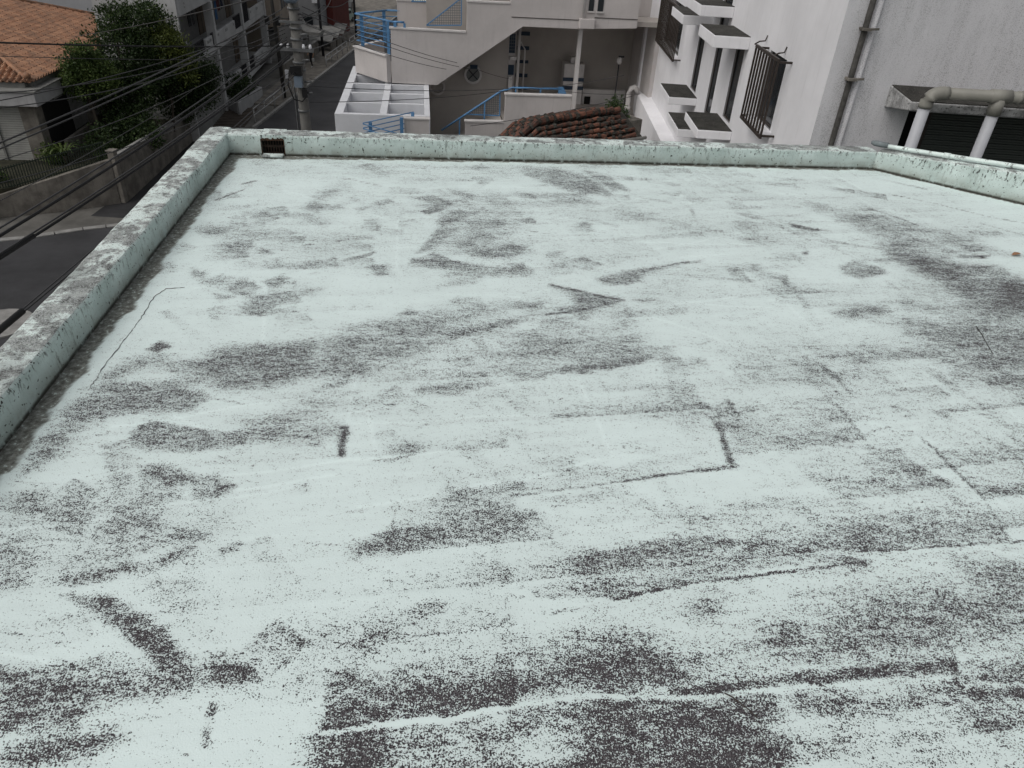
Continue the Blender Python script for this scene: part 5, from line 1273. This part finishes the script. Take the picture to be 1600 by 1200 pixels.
# right wing facing us
wb.part('wing_wall', MB().add([(4.6,12.2,0),(6.02,12.2,0),(6.02,12.2,15),(4.6,12.2,15)], [(0,1,2,3)]).add([(6.02,12.2,11.56),(14,12.2,11.56),(14,12.2,15),(6.02,12.2,15)], [(0,1,2,3)]).add([(6.02,12.2,0),(14,12.2,0),(14,12.2,8.8),(6.02,12.2,8.8)], [(0,1,2,3)]), M_STUC)
wb.part('opening_reveal', MB().add([(6.02,12.2,8.8),(6.02,12.6,8.8),(6.02,12.6,11.56),(6.02,12.2,11.56)], [(0,1,2,3)]).add([(6.02,12.2,11.56),(6.02,12.6,11.56),(14,12.6,11.56),(14,12.2,11.56)], [(0,1,2,3)]), M_REV)
wb.tube('corner_pilaster', M_STUC, [(5.05,12.19,0),(5.05,12.19,15)], .055, 12)
wb.tube('downpipe', worn('lichen_grey_pipe', (.06,.058,.054), .5, 14, .9, speck=.6, fine=60), [(4.92,12.12,0),(4.92,12.12,15)], .045, 10)
for z in (11.98,12.68,13.4): wb.part('pipe_bracket', MB().bar((4.84,12.10,z),(5.12,12.10,z+.02), .03, .03).bar((4.92,12.02,z+.01),(4.92,12.19,z+.01), .13, .035), M_CONC)
cn = wb.part('canopy', MB().hexa([(5.60,11.38,11.73),(14,11.38,11.73),(14,12.195,11.60),(5.60,12.195,11.60),(5.60,11.38,11.85),(14,11.38,11.85),(14,12.195,11.92),(5.60,12.195,11.92)]), worn('black_streaked_white', (.42,.42,.42), .5, 5, .85, streak=1.0, speck=.9, fine=30), bevel=.015)
wb.part('canopy_top', MB().hexa([(5.62,11.41,11.853),(13.99,11.41,11.853),(13.99,12.19,11.922),(5.62,12.19,11.922),(5.62,11.41,11.866),(13.99,11.41,11.866),(13.99,12.19,11.935),(5.62,12.19,11.935)]), M_STAIN, cn)
M_SHUT = plain('dark_green_shutter', (.060,.070,.064), .5)
wb.box('opening_back', M_DARKHOLE, 6.02,14,12.62,12.7,8.8,11.56)
mb = MB()
for k in range(66): mb.box(6.55,14,12.50+.012*(k % 2),12.56,8.85+k*.0405,8.85+k*.0405+.034)
wb.part('shutter', mb, M_SHUT); wb.box('shutter_rail', M_BRZ, 6.46,6.54,12.48,12.58,8.8,11.555)
M_PVC = worn('grey_pvc', (.42,.43,.46), .08, 4, .4, bump=0); M_PVCD = worn('grey_beige_pvc', (.24,.235,.21), .12, 4, .45, bump=0)
pv = Thing('pvc_pipework', 'thick grey plastic pipes with elbow and tee in front of the dark shutter', 'pipe', (5.73,11.2,5))
def bend(a, c, b, n=7): return [(Vector(a)*(1-f)+Vector(c)*f)*(1-f) + (Vector(c)*(1-f)+Vector(b)*f)*f for f in [k/(n-1) for k in range(n)]]
pv.tube('riser', M_PVC, [(5.73,11.2,5),(5.73,11.2,11.84)], .082, 16); pv.tube('riser', M_PVC, [(6.74,11.2,5),(6.74,11.2,11.80)], .082, 16)
pv.tube('elbow', M_PVCD, [Vector((5.73,11.2,11.82))] + bend((5.73,11.2,11.86),(5.73,11.2,12.03),(5.93,11.2,12.03)) + [Vector((5.98,11.2,12.03))], .096, 16)
pv.tube('header', M_PVCD, [(5.96,11.2,12.03),(9.5,11.2,12.05)], .083, 16); pv.tube('tee', M_PVCD, [(6.60,11.2,12.034),(6.88,11.2,12.036)], .098, 16); pv.tube('tee_branch', M_PVCD, [(6.74,11.2,11.78),(6.74,11.2,12.0)], .097, 16)
pv.tube('collar', M_PVCD, [(6.98,11.2,12.036),(7.04,11.2,12.036)], .092, 16)
# ================================================================== STREET FURNITURE, POLES, WIRES
M_POLE = worn('concrete_pole', (.15,.146,.138), .2, 2.5, .85, streak=.35); M_STEEL = worn('galvanised_steel', (.16,.165,.17), .25, 6, .5, metal=.3); M_BLK = plain('black_cable', (.012,.012,.013), .5)
M_CAN = plain('blue_grey_can', (.16,.20,.25), .5)
up = Thing('utility_pole', 'tall concrete utility pole with bands and cable boxes beside the road, nearest of the poles', 'utility pole', (-6.03,20,0))
up.tube('shaft', M_POLE, [(-6.03,20,0),(-6.03,20,8),(-6.06,20,15)], [.165,.138,.115], 16)
for z in (8.05,9.0,10.02,10.20,10.75,11.0,11.45): up.tube('band', M_STEEL, [(-6.045,20,z),(-6.045,20,z+.05)], .158, 14)
up.tube('conduit', M_STEEL, [(-6.24,19.98,0),(-6.235,19.98,9.6),(-6.12,19.95,9.8)], .025, 6)
up.tube('transformer', M_CAN, [(-6.02,19.75,11.62),(-6.02,19.75,11.7),(-6.02,19.75,12.4),(-6.02,19.75,12.45)], [.13,.19,.19,.12], 14)
up.box('cross_arm', M_STEEL, -6.5,-5.6,19.84,19.90,10.50,10.57); up.box('cross_arm', M_STEEL, -6.4,-5.75,19.83,19.89,11.15,11.2)
for x in (-6.42,-6.25,-5.85,-5.68): up.tube('insulator', M_FRAMEW, [(x,19.87,10.57),(x,19.87,10.61),(x,19.87,10.68)], [.03,.045,.025], 8)
up.box('splice_box', M_BLK, -6.22,-5.92,19.72,19.86,9.95,10.16); up.box('splice_box', M_BLK, -5.96,-5.82,19.70,19.9,9.42,9.62); up.box('meter_box', M_CAN, -6.15,-5.95,19.74,19.86,9.65,9.93)
for k, z in enumerate((9.50,9.78,10.3,10.9)): up.tube('clamp', M_STEEL, [(-5.9,19.86,z),(-5.72,19.8,z+.03)], .028, 6)
up.part('cable_loop', MB().tube([(-6.25,19.8,10.1),(-6.32,19.75,9.7),(-6.2,19.75,9.35),(-6.0,19.8,9.3),(-5.85,19.78,9.45)], .018, 6), M_BLK, smooth=True)
for k in range(9): up.bar('step_bolt', M_STEEL, (-6.03+(-.15 if k % 2 else .15),20,3+k*.45), (-6.03+(-.32 if k % 2 else .32),20,3+k*.45), .02)
p2_ = Thing('dark_pole', 'slim dark steel pole with small boxes beside the guard rail', 'pole', (-19.35,59.3,0))
p2_.tube('shaft', plain('dark_pole_paint', (.05,.048,.045), .6), [(-19.35,59.3,0),(-19.5,59.3,7),(-19.7,59.3,12)], [.15,.13,.11], 10)
p2_.box('box', M_FRAMEW, -19.05,-18.8,59.1,59.3,1.6,2.2); p2_.box('box', M_BLK, -19.3,-19.0,59.0,59.2,5.3,5.9); p2_.box('box', M_BLK, -20.1,-19.8,59.0,59.2,5.3,5.9)
p3_ = Thing('thin_pole', 'thin dark pole on the pavement beyond the walking person', 'pole', (-20.9,77.5,0))
p3_.tube('shaft', M_RAILD, [(-20.9,77.5,0),(-21.0,77.5,9)], [.14,.11], 10); p3_.box('arm', M_RAILD, -21.5,-20.5,77.45,77.55,7.8,7.9)
p4_ = Thing('thin_pole', 'thin dark pole farthest up the street near the parked cars', 'pole', (-20.3,90,0))
p4_.tube('shaft', M_RAILD, [(-20.3,90,0),(-20.4,90,9)], [.13,.10], 10); p4_.box('arm', M_RAILD, -20.9,-19.9,89.95,90.05,7.9,8.0)
# guard rails
M_GR = worn('grey_white_rail', (.33,.33,.33), .25, 3, .5)
for a, b, lab in (((-19.12,51.6),(-19.2,60.8),'white pipe guard rail along the pavement edge nearest the roof'),((-19.3,72.3),(-19.3,81),'white pipe guard rail along the kerb beside the walking person'),((-19.35,82.5),(-19.4,92),'white pipe guard rail farthest along the kerb')):
    g = Thing('guard_rail', lab, 'guard rail', (*a, 0), group='guard rails along the pavement'); A_, B_ = Vector((*a,0)), Vector((*b,0)); n = 4
    for k in range(n+1):
        q = A_ + (B_-A_)*(k/n); g.tube('post', M_GR, [q, q+Vector((0,0,1.06))], .045, 8)
    for z in (1.05,.62): g.tube('rail', M_GR, [A_+Vector((0,0,z)), B_+Vector((0,0,z))], .04, 8)
# low walls, shop, shed
lw = Thing('low_wall', 'low concrete wall beside the walking person on the pavement', 'wall', (-21.5,70,0))
lw.part('wall_section', wall_run((-21.45,66.5),(-21.7,78.5),1.15,1.25,.22), M_CONC, bevel=.02); lw.part('coping', MB().bar((-21.6,66.5,1.18),(-21.82,78.5,1.28),.3,.06), M_CONC2)
lw.part('wall_section', wall_run((-25.5,72.0),(-22.0,80.0),1.3,1.3,.2), M_CONC2)
sh = Thing('beige_building', 'beige building with overhanging upper floor beyond the apartment block', 'building', (-18,79,0), grid=True)
M_BEI = worn('beige_wall', (.33,.28,.235), .15, 1, .85); M_CAFE = worn('grey_panel_wall', (.23,.235,.245), .12, 1, .8)
sh.box('upper_floor', M_BEI, -22,-13.2,77.2,84,2.9,9); sh.box('ground_floor', M_BEI, -22,-14.6,77.3,83.5,0,2.89); sh.box('shopfront', M_GLASS, -14.595,-14.56,78,82.5,.3,2.5)
for v in (78.2,79.6,81.0): sh.box('window', M_GLASS, -13.195,-13.17,v,v+1.0,4.3,5.7)
sp = Thing('shop_building', 'grey shop with white bent canopy and dark red corner by the car park', 'shop', (-24,84,0))
sp.box('wall', M_CAFE, -30,-22.6,84.5,95,0,8.5); sp.box('red_corner', worn('dark_red_wall', (.12,.028,.024), .2, 2), -22.58,-21.9,86.5,94,0,5.2)
sp.part('canopy', MB().hexa([(-25.2,80.6,3.1),(-21.4,73.4,2.6),(-21.4,75.2,2.6),(-25.2,84.4,3.1),(-25.2,80.6,3.35),(-21.4,73.4,2.85),(-21.4,75.2,2.85),(-25.2,84.4,3.35)]), M_CONC2)
sp.part('canopy', MB().hexa([(-21.38,73.4,2.6),(-19.9,73.0,2.6),(-19.9,74.6,2.6),(-21.38,75.2,2.6),(-21.38,73.4,2.85),(-19.9,73.0,2.85),(-19.9,74.6,2.85),(-21.38,75.2,2.85)]), M_CONC2)
for x, y in ((-21.3,74.2),(-24.6,83)): sp.tube('canopy_post', M_CONC2, [(x,y,0),(x,y,2.7)], .07, 8)
sp.box('window', M_GLASS, -25.5,-23.6,84.44,84.49,1.0,2.6); sp.box('window', M_GLASS, -25.5,-23.6,84.44,84.49,4.6,6.2); sp.box('cooling_unit', M_FRAMEW, -23.4,-22.8,84.0,84.4,4.0,4.6)
sd_ = Thing('stepped_shed', 'low shed with three stepped slanting roof panels behind the guard rail', 'shed', (-21.6,82,0))
for k in range(3):
    y = 79.6 + k*2.6; sd_.part('roof_panel', MB().hexa([(-24.4,y,1.25),(-20.6,y+.3,1.0),(-20.6,y+2.5,1.7),(-24.4,y+2.3,1.8),(-24.4,y,1.33),(-20.6,y+.3,1.08),(-20.6,y+2.5,1.78),(-24.4,y+2.3,1.88)]), M_CONC2)
    sd_.box('side_wall', M_CONC, -20.75,-20.65,y+.4,y+2.3,0,1.05)
sd_.box('back_wall', M_CONC, -24.4,-24.3,79.6,87.2,0,1.25)
# parked cars
def car(name, label, loc, rot, body, L=3.6, Wd=1.5, H=1.85, hood=.25, cab=1.05):
    t = Thing(name, label, 'car', (0,0,0), group='cars parked up the street'); t.e.location = loc; t.e.rotation_euler.z = rot; h = Wd/2
    prof = [(-L/2,.3),(L/2,.3),(L/2,.75),(L/2-hood*.3,cab-.1),(L/2-hood*L*.55,cab),(L/2-hood*L*.55-.45,H),(-L/2+.25,H),(-L/2,cab)]
    t.part('body', MB().prism([(x,-h,z) for x, z in prof], (0,Wd,0)), body, bevel=.06)
    xs0, xs1 = L/2-hood*L*.55, L/2-hood*L*.55-.45; dz = (H-cab)
    t.part('windscreen', MB().add([(xs0-.02,-h*.86,cab+.06),(xs0-.02,h*.86,cab+.06),(xs1+.08,h*.78,H-.12),(xs1+.08,-h*.78,H-.12)], [(0,1,2,3)]).add([(xs0-.05,-h*.86,cab+.06),(xs0-.05,h*.86,cab+.06),(xs1+.05,h*.78,H-.12),(xs1+.05,-h*.78,H-.12)], [(3,2,1,0)]), M_GLASS).location += Vector((.045,0,.03))
    t.box('rear_window', M_GLASS, -L/2-.005,-L/2+.12,-h*.8,h*.8,cab+.1,H-.22)
    for s in (-1,1):
        for x0, x1 in ((-L/2+.35,-.25),(-.1,xs1-.02)): t.box('side_window', M_GLASS, x0,x1,s*h-.012,s*h+.012,cab+.05,H-.2)
        for x in (-L/2+.6, L/2-.6):
            w = t.part('wheel', MB().tube([(x,s*(h-.14),.29),(x,s*(h+.02),.29)], .29, 16), M_BLK); t.part('rim', MB().tube([(x,s*(h+.0),.29),(x,s*(h+.03),.29)], .16, 12), M_STEEL, w)
        t.box('headlight', M_FRAMEW, L/2-.03,L/2+.02,s*h*.78-.13,s*h*.78+.13,.68,.82); t.box('tail_light', plain('red_lens',(.25,.02,.02),.3), -L/2-.02,-L/2+.03,s*h*.85-.08,s*h*.85+.08,.75,1.0)
    t.box('bumper', M_BLK, L/2-.02,L/2+.05,-h*.95,h*.95,.32,.5); t.box('number_plate', M_FRAMEW, L/2+.05,L/2+.06,-.16,.16,.42,.58)
M_CARW = plain('white_car_paint', (.62,.64,.64), .25, var=.04); M_CARB = plain('black_car_paint', (.02,.02,.022), .25, var=.04); M_CARS = plain('silver_car_paint', (.36,.38,.38), .3, var=.04); M_CARG = plain('pale_green_car_paint', (.32,.40,.36), .3, var=.04)
car('parked_van', 'white van facing the street at the top of the car park', (-27.0,113,0), -1.45, M_CARW, 4.3, 1.75, 2.0, .12, 1.15)
car('parked_car', 'dark small car with pale roof parked before the red corner wall', (-27.6,104.5,0), 1.5, M_CARS, 3.4, 1.48, 1.75, .22, 1.0)
car('parked_car', 'black tall car parked just in front of the white van', (-25.2,107.8,0), -1.5, M_CARB, 3.5, 1.5, 1.7, .22, 1.0)
car('parked_car', 'pale green car parked nearest the guard rail', (-24.3,101.2,0), 1.35, M_CARG, 3.4, 1.48, 1.5, .26, .95)
# person walking on the pavement
def walker(loc, rot):
    J = {'pel':(0,0,.94),'sp':(0,.01,1.15),'ch':(0,.0,1.36),'nk':(0,.01,1.50),'hd':(0,.03,1.58),'ht':(0,.03,1.70),
         'sl':(-.18,0,1.42),'el':(-.25,-.06,1.15),'wl':(-.23,.06,.92),'fl':(-.22,.10,.82),'sr':(.18,0,1.42),'er':(.25,.02,1.15),'wr':(.22,.20,1.05),'fr':(.20,.27,1.02),
         'hl':(-.09,0,.90),'kl':(-.10,.16,.50),'al':(-.10,.10,.09),'tl':(-.10,.27,.04),'hr':(.09,0,.90),'kr':(.10,-.06,.50),'ar':(.10,-.28,.12),'tr':(.10,-.14,.04)}
    E = [('pel','sp'),('sp','ch'),('ch','nk'),('nk','hd'),('hd','ht'),('ch','sl'),('sl','el'),('el','wl'),('wl','fl'),('ch','sr'),('sr','er'),('er','wr'),('wr','fr'),
         ('pel','hl'),('hl','kl'),('kl','al'),('al','tl'),('pel','hr'),('hr','kr'),('kr','ar'),('ar','tr')]
    Rd = {'pel':.15,'sp':.14,'ch':.15,'nk':.06,'hd':.09,'ht':.085,'sl':.07,'el':.05,'wl':.035,'fl':.035,'sr':.07,'er':.05,'wr':.035,'fr':.035,'hl':.09,'kl':.065,'al':.05,'tl':.04,'hr':.09,'kr':.065,'ar':.05,'tr':.04}
    ks = list(J); me = bpy.data.meshes.new('body'); me.from_pydata([J[k] for k in ks], [(ks.index(a), ks.index(b)) for a, b in E], [])
    ob = bpy.data.objects.new('person_tmp', me); COL.objects.link(ob)
    sk = ob.modifiers.new('skin', 'SKIN'); sv = me.skin_vertices[0].data
    for i, k in enumerate(ks): sv[i].radius = (Rd[k]*1.0, Rd[k]*(.72 if k in ('pel','sp','ch') else 1)); sv[i].use_root = (k == 'pel')
    ss = ob.modifiers.new('sub', 'SUBSURF'); ss.levels = 2; ss.render_levels = 2
    dg = bpy.context.evaluated_depsgraph_get(); m2 = bpy.data.meshes.new_from_object(ob.evaluated_get(dg)); bpy.data.objects.remove(ob)
    for c in (plain('black_cloth',(.014,.014,.016),.9), plain('skin',(.30,.18,.12),.6), plain('black_hair',(.012,.010,.010),.6), plain('white_shoe',(.5,.5,.5),.6)): m2.materials.append(c)
    for p in m2.polygons:
        x, y, z = p.center; p.use_smooth = True
        i = 0
        if z > 1.50: i = 2 if (z > 1.62 or y < .02) else 1
        elif z < .10: i = 3
        elif abs(x) > .185 and z < 1.22: i = 1
        p.material_index = i
    t = Thing('person', 'person in black shirt and black trousers walking on the pavement', 'person', (0,0,0)); t.e.location = loc; t.e.rotation_euler.z = rot
    b = bpy.data.objects.new('body', m2); COL.objects.link(b); b.parent = t.e
    t.part('nose', MB().tube([(0,.105,1.60),(0,.135,1.575)], [.012,.016], 6), bpy.data.materials['skin']); 
    for s in (-1,1): t.part('ear', MB().tube([(s*.082,.03,1.585),(s*.098,.025,1.60)], .022, 6), bpy.data.materials['skin'])
    t.part('bag', MB().box(-.33,-.17,.0,.22,.52,.80), plain('pale_bag',(.35,.35,.34),.8), bevel=.03)
walker((-20.5,71.7,.11), R(165))
# overhead wires
WIRES = [
('L',0.01,0.1,(-7.28,9.00,10.85),(-6.29,19.80,11.45),'upper of the twin pale wires crossing the dark tree diagonally'),
('L',0.009,0.1,(-7.31,9.00,10.77),(-6.30,19.80,11.34),'lower of the twin pale wires crossing the dark tree diagonally'),
('T',0.012,0.05,(-8.89,12.00,11.72),(-6.19,19.80,10.64),'level black cable crossing the orange roof and tree to the pole'),
('L',0.005,0.05,(-8.96,12.00,11.52),(-6.23,19.80,10.33),'thin level wire just below the black cable across the tree'),
('L',0.01,0.12,(-6.91,8.00,10.03),(-6.23,19.80,10.83),'uppermost pale wire of the lower bundle above the retaining wall'),
('T',0.017,0.12,(-6.95,8.00,9.92),(-6.22,19.80,10.72),'thick black cable directly under the uppermost wire of the lower bundle'),
('L',0.01,0.12,(-7.05,8.00,9.66),(-6.22,19.80,10.42),'pale wire of the lower bundle passing the pavement edge'),
('T',0.016,0.12,(-7.07,8.00,9.60),(-6.21,19.80,10.36),'thick black cable lowest in the bundle above the retaining wall'),
('L',0.008,0.05,(-6.59,7.00,9.07),(-6.10,19.80,10.03),'upper of the two close wires beside the left parapet'),
('L',0.008,0.09,(-6.60,7.00,9.04),(-6.09,19.80,9.97),'lower of the two close wires beside the left parapet'),
('L',0.007,0.25,(-10.98,14.00,9.00),(-6.24,19.80,10.77),'sagging thin wire from the picket fence up past the tree'),
('L',0.007,0.2,(-9.26,12.00,10.71),(-6.31,19.80,11.26),'thin wire over the white canopy of the orange roofed house, upper of three'),
('L',0.007,0.28,(-9.19,12.00,10.89),(-6.26,19.80,11.01),'thin wire over the white canopy of the orange roofed house, middle of three'),
('L',0.007,0.28,(-9.29,12.00,10.63),(-6.26,19.80,10.92),'thin wire over the white canopy of the orange roofed house, lowest of three'),
('L',0.006,0.1,(-8.33,10.00,9.60),(-13.49,30.00,7.01),'thin wire dipping across the fence toward the apartment planter'),
('L',0.012,0.1,(-22.37,38.00,7.34),(-5.81,20.00,11.95),'pale wire from the orange roof rising across the tree top'),
('L',0.006,0.3,(-8.98,11.00,9.66),(-6.21,19.80,10.02),'thin sagging wire low over the fence and retaining wall'),
('R',0.007,0.15,(-5.77,19.80,11.55),(-2.38,28.80,8.84),'upper wire sloping across the stair wall to the round window'),
('R',0.007,0.15,(-5.78,19.80,11.41),(-2.30,28.80,8.71),'middle wire sloping across the stair wall to the round window'),
('R',0.007,0.15,(-5.81,19.80,11.18),(-2.78,28.80,8.61),'lowest wire sloping across the stair wall toward the round window'),
('R',0.007,0.06,(-5.75,19.80,9.88),(-5.44,24.00,9.00),'short wire from the pole to the far corner of the white pergola'),
('R',0.008,0.1,(-5.77,19.80,9.70),(-0.59,27.00,8.50),'wire crossing the middle of the white pergola to the blue handrail'),
('R',0.008,0.1,(-5.81,19.80,9.29),(-0.58,27.00,8.46),'wire crossing the near cells of the white pergola to the blue handrail'),
('R',0.007,0.08,(-0.59,27.00,8.48),(2.84,24.00,9.70),'wire from the blue handrail corner across the recess to the white building'),
('R',0.007,0.08,(-1.73,22.00,8.39),(3.22,24.00,9.12),'wire just above the red tile roof'),
('R',0.006,0.05,(-2.31,28.80,8.80),(-0.75,29.20,8.37),'thin wire from the round window to the recess pipe'),
('R',0.006,0.05,(1.09,27.00,8.52),(3.21,24.00,9.17),'short wire low across the recess wall beside the column'),
('F',0.015,0.5,(-5.88,19.80,11.38),(-15.10,60.00,7.57),'wire rising from the pole toward the far shop roof'),
('F',0.01,0.3,(-5.91,19.80,10.82),(-8.86,45.00,8.55),'wire from the pole to the upper corner of the blue railing'),
('F',0.01,0.3,(-5.95,19.80,10.49),(-13.31,60.00,5.88),'wire from the pole over the guard rail to the parked cars'),
('F',0.01,0.3,(-5.90,19.80,11.26),(-8.57,45.00,7.07),'wire from the pole descending toward the landing wall'),
('F',0.03,0.4,(-20.31,60.00,4.77),(-23.96,95.00,3.14),'wire from the apartment end toward the white van'),
('F',0.03,0.4,(-18.99,59.00,5.84),(-20.53,77.50,4.54),'upper wire between the slim dark pole and the thin pole beyond'),
('F',0.03,0.4,(-20.52,77.50,4.65),(-20.84,90.00,3.82),'wire between the two farthest thin poles'),
('F',0.025,0.4,(-18.87,59.00,5.33),(-20.63,77.50,4.09),'lower wire between the slim dark pole and the thin pole beyond'),
('F',0.02,0.3,(-21.79,60.00,2.32),(-18.97,59.00,4.45),'short wire from the apartment balcony to the slim dark pole')]
SLEEVES = [((-7.07,8.00,9.60),(-6.96,9.53,9.65),.035,'black cable sleeve on the cable bundle at the left picture edge'),
((-6.59,7.00,9.06),(-6.54,8.28,9.13),.045,'thick black cable sleeve above the road, lowest at the left edge'),
((-6.33,17.91,10.53),(-6.23,19.62,10.70),.035,'black cable sleeve next to the nearest utility pole')]

def catenary(a, b, sag, n=14):
    a, b = Vector(a), Vector(b); return [a + (b-a)*(k/n) - Vector((0,0,sag*4*(k/n)*(1-k/n))) for k in range(n+1)]
WL = {'L': ('thin dark overhead wire running left from the nearest utility pole over the street', 'overhead wires running left from the pole'),
      'T': ('thick black cable in the bundle running left from the nearest utility pole', 'thick cables running left from the pole'),
      'R': ('thin dark wire running right from the utility pole to the stair building', 'service wires to the stair building'),
      'F': ('thin dark overhead wire crossing above the far street', 'wires above the far street')}
M_WIRE = plain('weathered_wire', (.045,.045,.047), .5)
for kind, r, sag, a, b, lab in WIRES:
    o = MB().tube(catenary(a, b, sag), r*1.3, 6).build('overhead_wire', M_BLK if kind == 'T' else M_WIRE, origin=a, smooth=True); tag(o, lab or WL[kind][0], 'wire', WL[kind][1])
for k, (a, b, r, lab) in enumerate(SLEEVES):
    o = MB().tube([a, b], r, 10).build('cable_sleeve', M_BLK, origin=a, smooth=True); tag(o, lab, 'cable sleeve')
